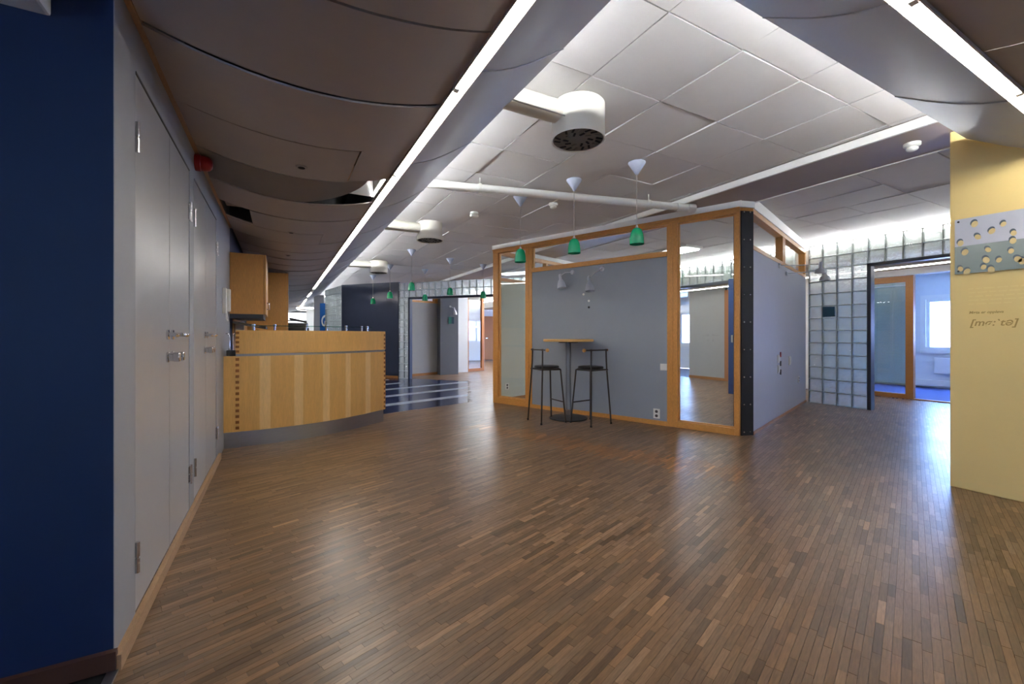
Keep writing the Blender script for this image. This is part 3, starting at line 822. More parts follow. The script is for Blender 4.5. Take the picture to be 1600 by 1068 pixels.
# grey column and copier
struct(bobj('wall_column', (1.0, 1.55, 20.2, 20.4, 0, 2.37), 'wall_grey'))
t = thing('copier', 'black office copier with raised lid in front of the far window', 'copier', (.43, 12.5, 0))
bobj('body', (-.24, .24, -.25, .25, .0, 1.36), 'black', t, .03)
bobj('lid', (-.26, .22, -.2, .24, 1.36, 1.48), 'black', t, .03)
bm = bmesh.new(); box(bm, -.22, .20, -.1, .12, 0, .05, bev=.02, M=Matrix.Translation((0, 0, 1.52)) @ Matrix.Rotation(math.radians(12), 4, 'Y')); obj('feeder', bm, 'black', t)
bobj('drawer', (-.22, .22, -.262, -.25, .2, .5), 'plastic_dark', t)
# room beyond the doorway
a = math.atan2(.66, .94)
struct(bobj('wall_beyond', (0, 1.1, 0, .1, 0, 2.1), 'wall_grey')); o = bpy.data.objects['wall_beyond']; o.location = (3.25, 11.9, 0); o.rotation_euler[2] = math.radians(20)
bobj('wood_skirting', (0, 1.1, -.012, 0, 0, .07), 'base_wood', o)
bm = bmesh.new(); box(bm, 0, 1.1, -.02, .1, 2.1, 2.16); box(bm, 0, 1.1, -.02, .1, 2.5, 2.56); box(bm, .82, .95, -.02, .1, 2.16, 2.5); obj('transom_frame', bm, 'frame_wood_h', o)
t = struct(bobj('wall_pillar', (4.12, 4.68, 11.95, 12.5, 0, 2.75), 'pillar_grey'), 'dark grey square pillar seen through the far doorway')
struct(bobj('wall_beyond_white', (4.68, 5.22, 12.5, 12.6, 0, 2.75), 'wall_white'))
w = empty('window_8', (5.15, 12.56, 0), math.radians(21)); struct(w, 'wood framed glazed screen in the room beyond')
bm = bmesh.new(); box(bm, 0, .12, -.04, .04, 0, 2.7); box(bm, .72, .82, -.04, .04, 0, 2.7); box(bm, .12, .72, -.04, .04, 0, .09); box(bm, .12, .72, -.04, .04, 2.6, 2.7); obj('frame', bm, 'door_brown', w)
bobj('pane', (.12, .72, -.004, .004, .09, 2.6), 'pane', w)
bobj('pane_sticker', (.16, .62, -.006, -.0045, 1.40, 1.46), 'white_paint', w)
d = empty('door_4'); struct(d, 'plain brown wooden door at the far end of the room beyond')
bobj('door_leaf', (8.35, 9.35, 18.05, 18.1, 0.02, 2.05), 'door_brown', d)
bobj('door_casing', (8.25, 8.35, 18.04, 18.1, 0, 2.12), 'white_paint', d)
bobj('door_handle', (8.42, 8.52, 18.02, 18.05, 1.02, 1.04), 'chrome', d)
t = thing('ceiling_luminaire', 'flat white ceiling luminaire in the room beyond the doorway', 'light', (6.6, 14.6, 2.72), 0, 'ceiling luminaires in the rooms behind')
bobj('housing', (-.65, .65, -.65, .65, .0, .04), 'white_paint', t); bobj('diffuser', (-.6, .6, -.6, .6, -.012, 0), 'lamp_far', t)
for (x, y, lab) in ((6.6, 11.6, 'flat white ceiling luminaire just past the far doorway'), (2.2, 18.2, 'flat white ceiling luminaire behind the distant glass blocks'), (6.5, 6.1, 'flat white ceiling luminaire inside the glazed room'), (.9, 19.2, 'flat white ceiling luminaire at the end of the left corridor')):
    c = copy_tree(t); c.location = (x, y, 2.72 if x > 2 else 2.26); c['label'] = lab
    if x < 2: c.scale = (.5, .5, 1)
    if y < 7: c.scale = (.35, 1.5, 1)

# ------------------------------------------------------------------ ceiling fittings
def vent(label, x, y, lip=False, duct=True):
    t = thing('air_diffuser', label, 'vent', (x, y, 2.51), 0, 'white drum air diffusers on the ceiling')
    bm = bmesh.new(); R = .185
    if lip: prof = [(R-.012, .004), (R+.006, 0), (R+.008, .03), (R+.002, .06), (R-.012, .085), (R-.012, .258), (0, .258)]
    else: prof = [(R-.01, .008), (R, .002), (R, .245), (R-.012, .258), (0, .258)]
    lathe(bm, prof, seg=48); obj('drum', bm, 'duct_white', t)
    bm = bmesh.new(); lathe(bm, [(0, .012), (R-.01, .012), (R-.01, .016), (0, .016)], seg=48); g = obj('grille', bm, 'grille', t)
    for ring, n, ln in ((.145, 18, .045), (.085, 10, .04)):
        for k in range(n):
            a = 2*PI*k/n
            bm = bmesh.new(); M = Matrix.Translation((ring*math.cos(a), ring*math.sin(a), .010)) @ Matrix.Rotation(a+.5, 4, 'Z')
            box(bm, -ln/2, ln/2, -.007, .007, -.0025, .002, bev=.0, M=M)
            obj('slot', bm, 'slot_black' if (k*7+n) % 3 else 'grille', g)
    if duct:
        bm = bmesh.new(); tube(bm, [(-.12, 0, .165), (-.72, 0, .165)], .075, 20); dd = obj('duct', bm, 'duct_white', t)
        bm = bmesh.new(); tube(bm, [(-.17, -.08, .105), (-.4, -.085, .10), (-.72, -.08, .105)], .006, 6); obj('cable', bm, 'cord', dd)
    return t
vent('large white drum air diffuser nearest the camera, with a slotted underside', 1.837, 2.408)
vent('white drum air diffuser with flared rim in the middle of the room', 1.90, 5.956, lip=True)
vent('white drum air diffuser farthest away, above the bar end', 1.90, 9.57)
PEND = None
def pendant(label, x, y):
    global PEND
    if PEND is None:
        t = thing('pendant_lamp', label, 'lamp', (x, y, 2.765), 0, 'green pendant lamps')
        bm = bmesh.new(); lathe(bm, [(0, 0), (.078, 0), (.080, -.008), (.078, -.012), (.022, -.098), (.016, -.112), (.006, -.118), (0, -.118)], seg=28); obj('canopy', bm, 'canopy_grey', t)
        bm = bmesh.new(); tube(bm, [(0, 0, -.115), (0, 0, -.592)], .0032, 8); obj('cord', bm, 'cord', t)
        bm = bmesh.new(); lathe(bm, [(0, -.585), (.008, -.585), (.013, -.60), (.018, -.615), (.0, -.617)], seg=16); obj('lamp_holder', bm, 'plastic', t)
        bm = bmesh.new(); lathe(bm, [(.006, -.607), (.03, -.615), (.046, -.63), (.057, -.665), (.064, -.71), (.066, -.755), (.067, -.762), (.064, -.764), (.061, -.755), (.059, -.71), (.052, -.667), (.042, -.636), (.028, -.622), (.006, -.614)], seg=28)
        sh = obj('lamp_shade', bm, 'green_glass', t)
        bm = bmesh.new(); lathe(bm, [(0, -.62), (.013, -.622), (.013, -.65), (.026, -.69), (.026, -.71), (.014, -.73), (0, -.733)], seg=16); obj('bulb', bm, 'plastic', sh)
        PEND = t
    else:
        t = copy_tree(PEND); t.location = (x, y, 2.765); t['label'] = label
    return t
pendant('green pendant lamp nearest the camera, rightmost of the three over the bar table', 2.93, 2.945)
pendant('green pendant lamp, middle of the three over the bar table', 2.683, 3.582)
pendant('green pendant lamp in front of the narrow glass pane, left of the bar table', 2.454, 4.307)
pendant('green pendant lamp hanging nearest behind the second white diffuser', 2.18, 7.96)
pendant('leftmost small green pendant lamp, below the farthest white diffuser', 2.20, 11.85)
pendant('second small green pendant lamp from the left, in front of the dark wall', 2.21, 9.89)
pendant('small green pendant lamp in front of the doorway edge', 3.11, 10.15)
pendant('small green pendant lamp in front of the grey pillar', 3.14, 8.49)
pendant('small green pendant lamp beside the glazed room frame', 4.06, 8.83)
# white sprinkler pipe
pp0 = Vector((1.15, 4.17, 2.665)); pp1 = Vector((4.36, 3.40, 2.655))
t = thing('ceiling_pipe', 'white pipe crossing the room below the ceiling', 'pipe', tuple(pp0))
dv = pp1-pp0
bm = bmesh.new(); tube(bm, [(0, 0, 0), tuple(dv*.955)], .042, 18); obj('pipe', bm, 'white_paint', t)
bm = bmesh.new(); tube(bm, [tuple(dv*.91), tuple(dv*.925), tuple(dv*.926), tuple(dv*.955), tuple(dv*.956), tuple(dv*.985)], [.05, .05, .046, .046, .051, .051], 18); obj('coupling', bm, 'plastic', t)
for f_ in (.205, .80):
    p = dv*f_; bm = bmesh.new()
    tube(bm, [tuple(p+Vector((0, 0, .046))), (p.x, p.y, 2.77-pp0.z)], .005, 8)
    dn = dv.normalized(); tube(bm, [tuple(p-dn*.014), tuple(p+dn*.014)], .049, 18); obj('pipe_hanger', bm, 'plastic', t)
# detectors
def detector(label, x, y, z, boxy=False):
    t = thing('smoke_detector', label, 'detector', (x, y, z), 0, 'ceiling detectors')
    bm = bmesh.new(); lathe(bm, [(0, 0), (.055, 0), (.055, -.02), (.045, -.03), (0, -.03)], seg=24); obj('base', bm, 'plastic', t)
    bm = bmesh.new()
    if boxy: box(bm, -.05, .05, -.03, .03, -.06, -.03, bev=.006)
    else: lathe(bm, [(.036, -.03), (.040, -.045), (.034, -.055), (.02, -.062), (0, -.062)], seg=24)
    obj('head', bm, 'plastic', t)
detector('white ceiling detector with a square head, left of the pendants', 2.251, 5.176, 2.77, True)
detector('round white smoke detector between the pendant lamps', 2.95, 4.36, 2.77)
detector('flat round smoke detector on the soffit near the yellow wall', 4.484, 1.483, 2.70)

# ------------------------------------------------------------------ wall lamps
def wall_lamp(label, parent_loc, rz, base, elbow, head, tip, group):
    """coordinates local to the wall, +y pointing out of it"""
    t = thing('wall_lamp', label, 'lamp', parent_loc, rz, group)
    b = Vector(base); e = Vector(elbow); h_ = Vector(head); tp = Vector(tip)
    bm = bmesh.new(); lathe(bm, [(0, 0), (.034, 0), (.034, .012), (.026, .022), (0, .024)], seg=24, M=Matrix.Translation(b) @ Matrix.Rotation(-PI/2, 4, 'X')); obj('wall_plate', bm, 'alu', t)
    bm = bmesh.new(); tube(bm, [tuple(b+Vector((0, .015, 0))), tuple(e), tuple(h_)], .0065, 10); obj('arm', bm, 'alu', t)
    bm = bmesh.new(); ax = (tp-h_).normalized(); Ln = (tp-h_).length
    q = Vector((0, 0, 1)).rotation_difference(ax).to_matrix().to_4x4()
    M = Matrix.Translation(h_) @ q
    lathe(bm, [(0, -.02), (.020, -.018), (.022, .0), (.022, .045), (.024, .05), (.034, .065), (.050, Ln*.55), (.062, Ln*.8), (.066, Ln), (.062, Ln), (.048, Ln*.55), (.030, .07), (0, .068)], seg=28, M=M)
    sh = obj('lamp_shade', bm, 'alu', t)
    bm = bmesh.new(); lathe(bm, [(0, .06), (.02, .07), (.03, Ln*.7), (.02, Ln*.85), (0, Ln*.88)], seg=16, M=M); obj('bulb', bm, 'plastic', sh)
    bm = bmesh.new(); box(bm, -.016, .016, -.012, .012, -.028, -.006, M=M); obj('joint', bm, 'alu', sh)
    return t
pl = (P1[0], P1[1], 0)
wall_lamp('silver spot lamp on the grey partition, left of the two', pl, ANG, (2.23, .036, 2.085), (2.31, .12, 2.08), (2.372, .16, 2.03), (2.34, .16, 1.855), 'spot lamps on the grey partition')
wall_lamp('silver spot lamp on the grey partition, right of the two', pl, ANG, (1.745, .036, 2.09), (1.80, .14, 2.03), (1.865, .20, 1.955), (1.835, .22, 1.77), 'spot lamps on the grey partition')
ql = (Q0[0], Q0[1], 0); QB = QA+PI
wall_lamp('long armed silver spot on the pale side wall, nearer the steel post', ql, QB, (-1.33, 0, 2.12), (-1.36, .25, 2.10), (-1.36, .47, 2.095), (-1.36, .47, 1.97), 'long armed spots on the side wall')
wall_lamp('long armed silver spot on the pale side wall, nearer the glass blocks', ql, QB, (-1.80, 0, 2.06), (-1.83, .25, 2.06), (-1.83, .46, 2.05), (-1.83, .46, 1.92), 'long armed spots on the side wall')
wall_lamp('small silver spot lamp on the pillar beyond the doorway', (4.42, 11.95, 0), PI, (0, 0, 2.0), (-.03, .1, 1.98), (-.08, .14, 1.95), (-.10, .14, 1.76), None)

# ------------------------------------------------------------------ sockets and switches
def plate(name, label, cat, loc, rz, w, h_, style, grp=None):
    """plate lies in local xz, facing local +y"""
    t = thing(name, label, cat, loc, rz, grp)
    bobj('cover', (-w/2, w/2, 0, .012, -h_/2, h_/2), 'plastic', t, .003)
    if style == 'socket':
        for dz in (h_*.22, -h_*.22):
            bm = bmesh.new(); lathe(bm, [(0, .0), (.019, .0), (.019, .002), (.0, .002)], seg=18, M=Matrix.Translation((0, .0125, dz)) @ Matrix.Rotation(-PI/2, 4, 'X')); r = obj('socket_well', bm, 'plastic_dark', t)
    elif style == 'switch':
        bobj('rocker', (-w*.36, w*.36, .012, .018, -h_*.36, h_*.36), 'plastic', t, .002)
    return t
def on_part(x, z, out=.036):
    c, s = math.cos(ANG), math.sin(ANG); return (P1[0]+c*x-s*out, P1[1]+s*x+c*out, z)
plate('light_switch', 'white light switch on the grey partition beside the tall pane', 'switch', on_part(.875, .748), ANG, .085, .085, 'switch')
plate('wall_socket', 'white double socket low on the grey partition', 'socket', on_part(.965, .145), ANG, .085, .125, 'socket')
def on_side(x, z, out=0.0):
    c, s = math.cos(QA), math.sin(QA); return (Q0[0]+c*x+s*out, Q0[1]+s*x-c*out, z)
plate('data_outlet', 'upper white outlet plate on the pale side wall', 'outlet', on_side(1.29, .83), QB, .09, .11, 'switch', 'outlets on the side wall')
plate('data_outlet', 'lower white outlet plate on the pale side wall', 'outlet', on_side(1.29, .69), QB, .09, .11, 'switch', 'outlets on the side wall')
plate('light_switch', 'white switch box on the side wall near the glass blocks', 'switch', on_side(2.02, .775), QB, .12, .13, 'switch')
plate('wall_socket', 'small low white socket on the side wall near the glass blocks', 'socket', on_side(2.72, .44), QB, .10, .10, 'socket')
for k, z in enumerate((.885, .76, .64)):
    o = bobj('cable_strap', (-.02, .02, 0, .012, -.035, .035), 'red' if k == 0 else 'plastic_dark'); o.location = on_side(1.42, z); o.rotation_euler[2] = QB
    tag(o, ('upper red strap', 'middle dark strap', 'lower dark strap')[k]+' beside the outlets on the side wall', 'strap', 'cable straps on the side wall')
def on_end(x, z):
    a = math.radians(18.3); return (3.263+math.cos(a)*x+math.sin(a)*.02, 6.621+math.sin(a)*x-math.cos(a)*.02, z)
plate('wall_socket', 'left low socket on the pale end wall behind the narrow pane', 'socket', on_end(.28, .25), math.radians(198.3), .085, .11, 'socket')
plate('wall_socket', 'right low socket on the pale end wall behind the narrow pane', 'socket', on_end(1.15, .25), math.radians(198.3), .085, .11, 'socket')
# wall anchors between the lamps
for (x, z, m_, lab) in ((2.046, 1.748, 'plastic', 'small white wall plug left of the right spot lamp'), (1.958, 1.650, 'plastic', 'small white wall plug just below the right spot lamp'), (1.958, 1.557, 'black', 'small black hole plug below the white wall plugs')):
    bm = bmesh.new(); lathe(bm, [(0, 0), (.016, 0), (.016, .006), (.006, .010), (0, .010)], seg=14, M=Matrix.Rotation(-PI/2, 4, 'X')); o = obj('wall_plug', bm, m_); o.location = on_part(x, z); o.rotation_euler[2] = ANG
    tag(o, lab, 'plug', 'wall plugs on the grey partition')

# ------------------------------------------------------------------ bar table and stools
TX, TY = 3.532, 4.850
t = thing('bar_table', 'round high bar table with birch top and grey column before the grey partition', 'table', (TX, TY, 0))
bm = bmesh.new(); lathe(bm, [(0, 0), (.262, 0), (.265, .006), (.26, .014), (.15, .022), (.07, .03), (0, .032)], seg=48); obj('base_plate', bm, 'black', t)
bm = bmesh.new(); lathe(bm, [(.045, .028), (.045, .10), (.040, .10), (.040, .115), (.038, .118), (.038, 1.06)], seg=24); obj('column', bm, 'column_grey', t)
bm = bmesh.new(); lathe(bm, [(.046, .03), (.046, .12), (.040, .125)], seg=24); obj('column_collar', bm, 'chrome', t)
bm = bmesh.new(); lathe(bm, [(0, 1.066), (.340, 1.066), (.347, 1.07), (.349, 1.08), (.347, 1.096), (.341, 1.10), (0, 1.10)], seg=64); obj('table_top', bm, 'table_birch', t)
bm = bmesh.new(); box(bm, -.15, .15, -.02, .02, 1.05, 1.066); box(bm, -.02, .02, -.15, .15, 1.05, 1.066); obj('top_bracket', bm, 'steel_dark', t)
def stool(label, feet, ang, ext):
    cx = sum(p[0] for p in feet)/4; cy = sum(p[1] for p in feet)/4
    t = thing('bar_stool', label, 'stool', (cx, cy, 0), ang, 'bar stools at the high table')
    fw = .185; sw_ = .135   # foot half spread, seat half spread ; local +x = facing direction
    SZ = .735
    def leg(sx, sy, zt, xt, yt):
        bm = bmesh.new(); tube(bm, [(sx*fw, sy*fw, 0), (xt, yt, zt)], .0105, 10); l = obj('leg', bm, 'dark_tube', t)
        bm = bmesh.new(); lathe(bm, [(0, 0), (.0135, 0), (.0135, .018), (.0105, .022)], sx*fw, sy*fw, 12); obj('foot_cap', bm, 'black', l)
    for sy in (-1, 1):
        leg(1, sy, SZ-.035, sw_, sy*sw_)
        bm = bmesh.new(); tube(bm, [(-fw, sy*fw, 0), (-sw_-.012, sy*.145, SZ-.03), (-.143, sy*.14, .82), (-.14, sy*.137, .965)], .0105, 10); l = obj('leg', bm, 'dark_tube', t)
        bm = bmesh.new(); lathe(bm, [(0, 0), (.0135, 0), (.0135, .018), (.0105, .022)], -fw, sy*fw, 12); obj('foot_cap', bm, 'black', l)
    bm = bmesh.new(); r = .165
    pts = [(sw_, -sw_, SZ-.035), (sw_+.012, -.08, SZ-.028), (sw_+.012, .08, SZ-.028), (sw_, sw_, SZ-.035), (-sw_-.02, .15, SZ-.03), (-sw_-.02, -.15, SZ-.03), (sw_, -sw_, SZ-.035)]
    tube(bm, pts, .009, 8); obj('seat_frame', bm, 'dark_tube', t)
    bm = bmesh.new(); lathe(bm, [(0, SZ-.026), (.14, SZ-.026), (.162, SZ-.018), (.168, SZ-.002), (.160, SZ+.012), (.12, SZ+.018), (0, SZ+.016)], seg=40); obj('seat', bm, 'seat_black', t)
    bm = bmesh.new(); xf = fw+(sw_-fw)*.27/.7
    tube(bm, [(xf, -xf, .27), (xf, xf, .27)], .009, 10); obj('footrest', bm, 'dark_tube', t)
    bm = bmesh.new(); xb = -.14
    tube(bm, [(xb, -ext*.15, .962), (xb, ext*.255, .962)], .0095, 10); b = obj('back_bar', bm, 'dark_tube', t)
    for sy in (-1, 1):
        bm = bmesh.new(); tube(bm, [(xb, sy*.125, .962), (xb, sy*.149, .962)], .0145, 10); obj('bar_sleeve', bm, 'dark_tube', b)
    bm = bmesh.new(); sphere(bm, (xb, ext*.262, .962), .024); obj('wooden_ball', bm, 'ball_wood', b)
    bm = bmesh.new(); sphere(bm, (xb, -ext*.158, .962), .016); obj('end_knob', bm, 'birch_dark', b)
    return t
stool('black bar stool left of the table column, its back to the left', ((2.972, 4.998), (2.985, 4.658), (3.323, 4.622), (3.333, 5.008)), math.radians(-3), -1)
stool('black bar stool right of the table column, its back towards the camera', ((3.775, 4.273), (3.47, 4.24), (3.384, 4.589), (3.734, 4.634)), math.radians(97), 1)

# ------------------------------------------------------------------ bar counter
def bez(pts, n):
    out = []
    m_ = len(pts)-1
    for k in range(n+1):
        s = k/n*m_; i = min(int(s), m_-1); f_ = s-i
        p0 = Vector(pts[max(i-1, 0)]); p1 = Vector(pts[i]); p2 = Vector(pts[i+1]); p3 = Vector(pts[min(i+2, m_)])
        out.append(.5*((2*p1)+(-p0+p2)*f_+(2*p0-5*p1+4*p2-p3)*f_*f_+(-p0+3*p1-3*p2+p3)*f_**3))
    return out
BC = bez([(-.395, 5.185), (-.085, 5.20), (.405, 5.31), (.785, 5.505), (1.245, 5.84)], 48)
def offs(pts, d):
    r = []
    for i, p in enumerate(pts):
        t_ = (pts[min(i+1, len(pts)-1)]-pts[max(i-1, 0)]).normalized(); r.append(Vector((p.x-t_.y*d, p.y+t_.x*d)))
    return r
def curved(pts, d0, d1, z0, z1):
    a = offs(pts, d0); b = offs(pts, d1)
    bm = bmesh.new(); prism(bm, [tuple(p) for p in a]+[tuple(p) for p in reversed(b)], z0, z1); return bm
bc = thing('bar_counter', 'curved birch bar counter with steel plinth against the left wall', 'counter', (0, 0, 0))
obj('plinth', curved(BC, .035, .06, 0, .165), 'steel', bc)
cuts = [367, 405.7, 422.7, 459.7, 473.7, 504.5, 515.4, 540, 547.8, 571, 578.7, 602.5]
def idx_of(u):
    best = min(range(len(BC)), key=lambda i: abs(pix(BC[i].x, BC[i].y)[0]-u)); return best
BCf = bez([(-.395, 5.185), (-.085, 5.20), (.405, 5.31), (.785, 5.505), (1.245, 5.84)], 400)
us = [pix(p.x, p.y)[0] for p in BCf]
fr = obj('front', curved(BC, .022, .045, .165, .94), 'birch_dark', bc)
for k in range(len(cuts)-1):
    seg = [p for p, u in zip(BCf, us) if cuts[k]-.4 <= u <= cuts[k+1]+.4][::4]
    last = [p for p, u in zip(BCf, us) if cuts[k]-.4 <= u <= cuts[k+1]+.4][-1]
    if seg[-1] != last: seg.append(last)
    obj('veneer_strip', curved(seg, 0, .022, .165, .937), 'birch' if k % 2 == 0 else 'birch_light', fr)
obj('steel_gap', curved(BC, .012, .05, .937, .962), 'steel', bc)
up = obj('upper_front', curved(BC, 0, .03, .962, 1.205), 'birch', bc)
obj('bar_top', curved(BC, .03, .42, .93, .962), 'birch', bc)
# side cheek against the wall with finger joints
bobj('side_cheek', (-.499, -.395, 5.187, 5.21, .165, .94), 'birch', bc)
bobj('side_plinth', (-.499, -.36, 5.20, 5.23, 0, .165), 'steel', bc)
for k in range(13):
    z = .19+.0585*k; bobj('finger_joint', (-.397, -.365, 5.182, 5.19, z, z+.029), 'birch_dark', bc)
for k in range(5):
    z = .975+.0475*k; bobj('finger_joint', (-.397, -.365, 5.182, 5.19, z, z+.024), 'birch_dark', bc)
e = BC[-1]; tdir = (BC[-1]-BC[-3]).normalized(); ea = math.atan2(tdir.y, tdir.x)
for k in range(17):
    z = .19+.0585*k if k < 13 else .975+.055*(k-13)
    bm = bmesh.new(); box(bm, -.03, .001, -.003, .004, z, z+.029, M=Matrix.Translation((e.x, e.y, 0)) @ Matrix.Rotation(ea, 4, 'Z')); obj('finger_joint', bm, 'birch_dark', bc)
bm = bmesh.new(); M = Matrix.Translation((e.x, e.y, 0)) @ Matrix.Rotation(ea, 4, 'Z'); box(bm, -.025, 0, .0, .55, .165, .94, M=M); obj('end_panel', bm, 'birch', bc)
g = obj('glass_shelf', curved(BC[6:47], .16, .40, 1.252, 1.262), 'shelf_glass', bc)
bcs = offs(BC, .22)
for i in (7, 14, 22, 30, 38, 43, 45):
    bm = bmesh.new(); lathe(bm, [(.012, .962), (.012, 1.252), (.016, 1.252), (.016, 1.275), (0, 1.275)], bcs[i].x, bcs[i].y, 14); obj('shelf_support', bm, 'chrome', g)
# kitchen behind the bar
t = thing('hanging_cabinet', 'oak wall cabinet with grey pelmet hanging above the bar', 'cabinet', (-.5, 5.81, 1.40))
bobj('carcass', (0, .335, 0, .9, 0, .70), 'oak_cab', t, .002)
d_ = bobj('door', (.338, .358, .002, .45, 0.0, .70), 'oak_cab', t, .002); bobj('door', (.338, .358, .453, .9, 0, .70), 'oak_cab', t, .002)
bm = bmesh.new(); tube(bm, [(.358, .40, .08), (.385, .40, .08), (.385, .40, .16), (.358, .40, .16)], .006, 8); obj('handle', bm, 'chrome', d_)
bm = bmesh.new(); prism(bm, [(0, 0), (.33, 0), (.33, .9), (0, .9)], -.05, -.002); obj('pelmet', bm, 'steel_dark', t)
bm = bmesh.new(); box(bm, .02, .36, .05, .85, -.012, .012, M=Matrix.Translation((0, 0, -.09)) @ Matrix.Rotation(.18, 4, 'Y')); obj('hood_flap', bm, 'plastic_dark', t)
t = thing('tall_cabinet', 'tall oak cabinet standing behind the wall cabinet', 'cabinet', (-.49, 8.42, 0))
bobj('carcass', (0, .60, 0, .62, .1, 2.235), 'oak_cab', t, .003)
bobj('plinth', (.02, .55, .02, .6, 0, .1), 'black', t)
bobj('door', (.602, .622, .003, .617, .1, 1.3), 'oak_cab', t, .002); bobj('door', (.602, .622, .003, .617, 1.305, 2.235), 'oak_cab', t, .002)
t = thing('base_cabinet', 'low oak kitchen cabinets under a dark worktop behind the bar', 'cabinet', (-.49, 6.0, 0))
bobj('carcass', (0, .58, 0, 2.40, .1, .87), 'oak_cab', t)
bobj('plinth', (.0, .54, 0, 2.4, 0, .1), 'black', t)
bobj('worktop', (0, .62, 0, 2.41, .87, .91), 'steel_dark', t, .004)
for k in range(4): d_ = bobj('door', (.582, .602, .002+.6*k, .598+.6*k, .11, .86), 'oak_cab', t, .002)
bobj('splashback', (0, .012, 0, 2.41, .91, 1.35), 'oak_cab', t)
t = thing('paper_dispenser', 'grey soap dispenser on the wall below the oak wall cabinet', 'dispenser', (-.4775, 6.15, 1.12))
bobj('body', (0, .10, -.05, .05, 0, .20), 'alu', t, .015); bobj('push_bar', (.1, .115, -.04, .04, .02, .06), 'plastic_dark', t, .004)
t = thing('kitchen_tap', 'chrome tap with curved spout behind the bar front', 'tap', (-.33, 6.4, .91))
bm = bmesh.new(); tube(bm, [(0, 0, 0), (0, 0, .25), (.02, 0, .285), (.08, 0, .30), (.18, 0, .29), (.20, 0, .27)], .011, 10); obj('spout', bm, 'chrome', t)
bm = bmesh.new(); lathe(bm, [(0, 0), (.025, 0), (.025, .05), (.018, .055), (0, .055)], seg=16); obj('body', bm, 'chrome', t)
bm = bmesh.new(); tube(bm, [(0, .02, .04), (0, .07, .07)], .006, 8); obj('lever', bm, 'chrome', t)
# chrome hooks at the wall end of the bar
t = thing('chrome_hooks', 'pair of chrome hooked rods on the wall end of the bar', 'hooks', (-.44, 5.25, .94))
bm = bmesh.new(); box(bm, -.04, .04, -.03, .03, 0, .06, bev=.008); obj('base', bm, 'black', t)
for sx in (-1, 1):
    bm = bmesh.new(); tube(bm, [(sx*.014, 0, .05), (sx*.014, 0, .20), (sx*.02, 0, .225), (sx*.035, 0, .235), (sx*.045, 0, .228)], .005, 8); lathe(bm, [(0, .06), (.011, .062), (.011, .078), (0, .08)], sx*.014, 0, 10); obj('rod', bm, 'chrome', t)
# wall phone
t = thing('wall_phone', 'white wall telephone handset on the grey wall by the oak cabinet', 'phone', (-.5, 5.13, 1.37))
bobj('cradle', (0, .035, -.055, .03, 0, .255), 'plastic', t, .008)
bm = bmesh.new(); box(bm, .03, .065, .01, .05, .02, .25, bev=.012); obj('handset', bm, 'plastic', t)
bm = bmesh.new(); tube(bm, [(.03, .02, .02), (.04, .03, -.04), (.04, .02, -.07), (.03, .0, -.05), (.03, -.01, .0)], .006, 8); obj('cord', bm, 'plastic', t)
# red alarm beacon
t = thing('alarm_beacon', 'red round alarm beacon under the ceiling bead above the cupboards', 'alarm', (-.5, 3.55, 2.318))
bm = bmesh.new(); lathe(bm, [(0, 0), (.055, 0), (.055, .03), (.05, .035)], seg=28, M=Matrix.Rotation(PI/2, 4, 'Y')); obj('base', bm, 'red', t)
bm = bmesh.new(); lathe(bm, [(.05, .034), (.052, .05), (.045, .08), (.03, .095), (0, .10)], seg=28, M=Matrix.Rotation(PI/2, 4, 'Y')); obj('lens', bm, 'red', t)
# air unit on the navy wall
t = thing('air_unit', 'white louvred air unit high on the navy wall', 'vent', (-.655, 1.95, 2.19))
bm = bmesh.new(); box(bm, -1.1, 0, -.24, 0, 0, .24, bev=.01); obj('casing', bm, 'white_paint', t)
for k in range(22):
    bm = bmesh.new(); box(bm, -1.05+.046*k, -1.028+.046*k, -.244, -.238, .03, .10); obj('louvre', bm, 'slot_black', t)

# ------------------------------------------------------------------ yellow wall: print and lettering
t = thing('glass_print', 'landscape glass print of pebbles fixed to the yellow wall', 'picture', (4.488, .35, 1.612))
bobj('glass_panel', (-.004, .004, 0, .885, 0, .41), 'print_top', t)
bobj('lower_print', (-.0046, -.004, .0, .885, 0, .215), 'print_low', t)
bobj('white_light_band', (-.0048, -.004, .0, .885, .205, .217), 'print_top', t)
rs = random.Random(5)
px_ = [(1501, 380), (1508, 394), (1523, 350), (1528, 370), (1550, 361), (1568, 350), (1584, 364), (1583, 376), (1544, 390), (1541, 406), (1537, 417), (1561, 406), (1580, 392), (1591, 405), (1501, 420), (1511, 424), (1549, 421), (1597, 408)]
def on_yellow(u, v):
    rx = camF.x+camR.x*(u-800)/667; ry = camF.y+camR.y*(u-800)/667; d = 4.484/rx
    return ry*d-.35, 1.15-(v-524)*d/667-1.612
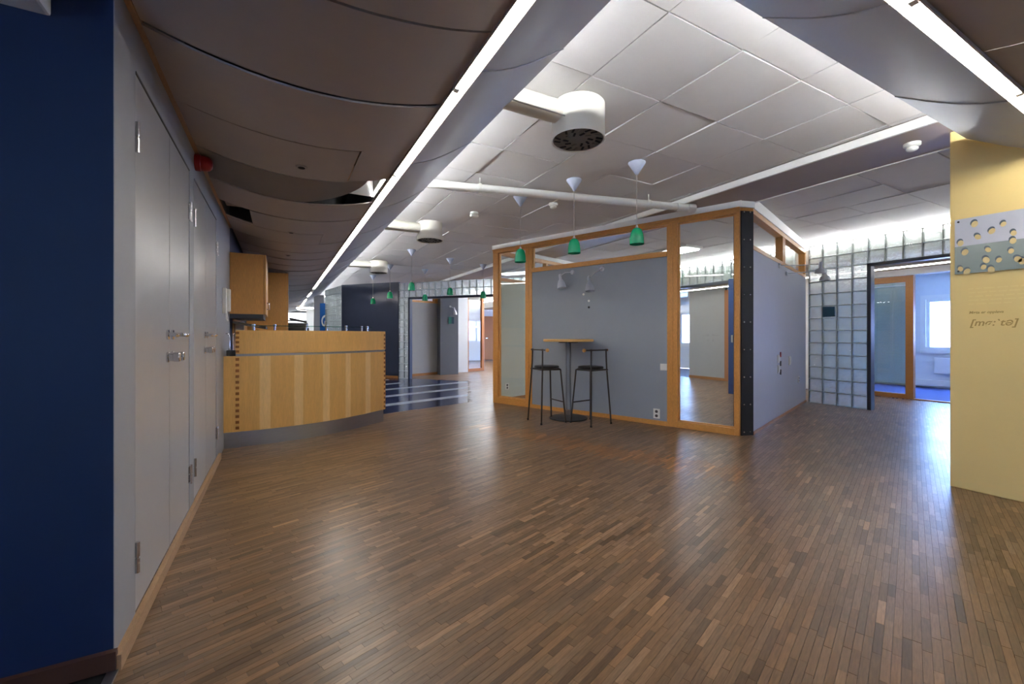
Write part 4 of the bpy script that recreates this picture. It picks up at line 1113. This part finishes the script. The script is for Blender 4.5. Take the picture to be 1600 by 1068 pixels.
for k in range(44):
    if k < len(px_): y, z = on_yellow(*px_[k])
    else: y, z = rs.uniform(.03, .52), rs.uniform(.03, .36)
    a_ = rs.uniform(-.5, .5); r = rs.uniform(.014, .019)
    for (nm, mm, dy, dz, sx, xx) in (('pebble_shade', 'print_shade', .004, .012, 1.08, -.0056), ('pebble', 'print_stone', 0, 0, 1, -.0064)):
        bm = bmesh.new(); lathe(bm, [(0, 0), (r*sx, 0), (r*sx, .0006), (0, .0006)], seg=14, M=Matrix.Translation((xx, y+dy, z+dz)) @ Matrix.Rotation(a_, 4, 'X') @ Matrix.Rotation(PI/2, 4, 'Y') @ Matrix.Diagonal((1.25, .95, 1, 1)))
        obj(nm, bm, mm, t)
for (y, z) in ((.865, .39), (.865, .02), (.02, .39), (.02, .02), (.44, .02), (.44, .39)):
    bm = bmesh.new(); lathe(bm, [(0, 0), (.008, 0), (.008, .014), (0, .014)], y and 0, 0, 14, M=Matrix.Translation((.012, y, z)) @ Matrix.Rotation(-PI/2, 4, 'Y') @ Matrix.Translation((0, 0, .0))); tube(bm, [(.012, y, z), (-.007, y, z)], .007, 12); obj('standoff', bm, 'black', t)
def text(name, s, size, y, z, m_, shear=.25, bold=0.0):
    cu = bpy.data.curves.new(name, 'FONT'); cu.body = s; cu.size = size; cu.shear = shear; cu.offset = bold; cu.extrude = .0004
    tmp = bpy.data.objects.new(name+'_src', cu); C.objects.link(tmp)
    dg = bpy.context.evaluated_depsgraph_get(); me = bpy.data.meshes.new_from_object(tmp.evaluated_get(dg))
    bpy.data.objects.remove(tmp); bpy.data.curves.remove(cu)
    me.materials.clear(); me.materials.append(MATS[m_])
    o = bpy.data.objects.new(name, me); C.objects.link(o); o.parent = wy
    # text x axis -> world -y, text y -> world z, facing -x
    o.matrix_world = Matrix(((0, 0, -1, 4.4985), (-1, 0, 0, y), (0, 1, 0, z), (0, 0, 0, 1)))
    return o
text('lettering', 'Møta er oppleva', .026, 1.163, 1.312, 'letters_brown', .2, .0006)
text('lettering', "[mø:`tə]", .068, 1.16, 1.222, 'letters_brown', .25, .0008)
for r_ in range(5):
    y = 1.165; zz = 1.492-.028*r_
    while y > .62:
        wd = rs.uniform(.02, .06)
        bm = bmesh.new(); box(bm, 4.4984, 4.4998, y-wd, y, zz, zz+.007); obj('small_print_word', bm, 'letters_light', wy)
        y -= wd+.012
        if r_ == 4 and y < .95: break
# picture on pillar
t = thing('pillar_picture', 'small green and teal picture on the pillar beyond the doorway', 'picture', (4.46, 11.945, 1.5))
bobj('left_half', (-.09, 0, -.01, 0, 0, .2), 'green_pic', t); bobj('right_half', (0, .08, -.012, 0, .0, .2), 'teal_pic', t)
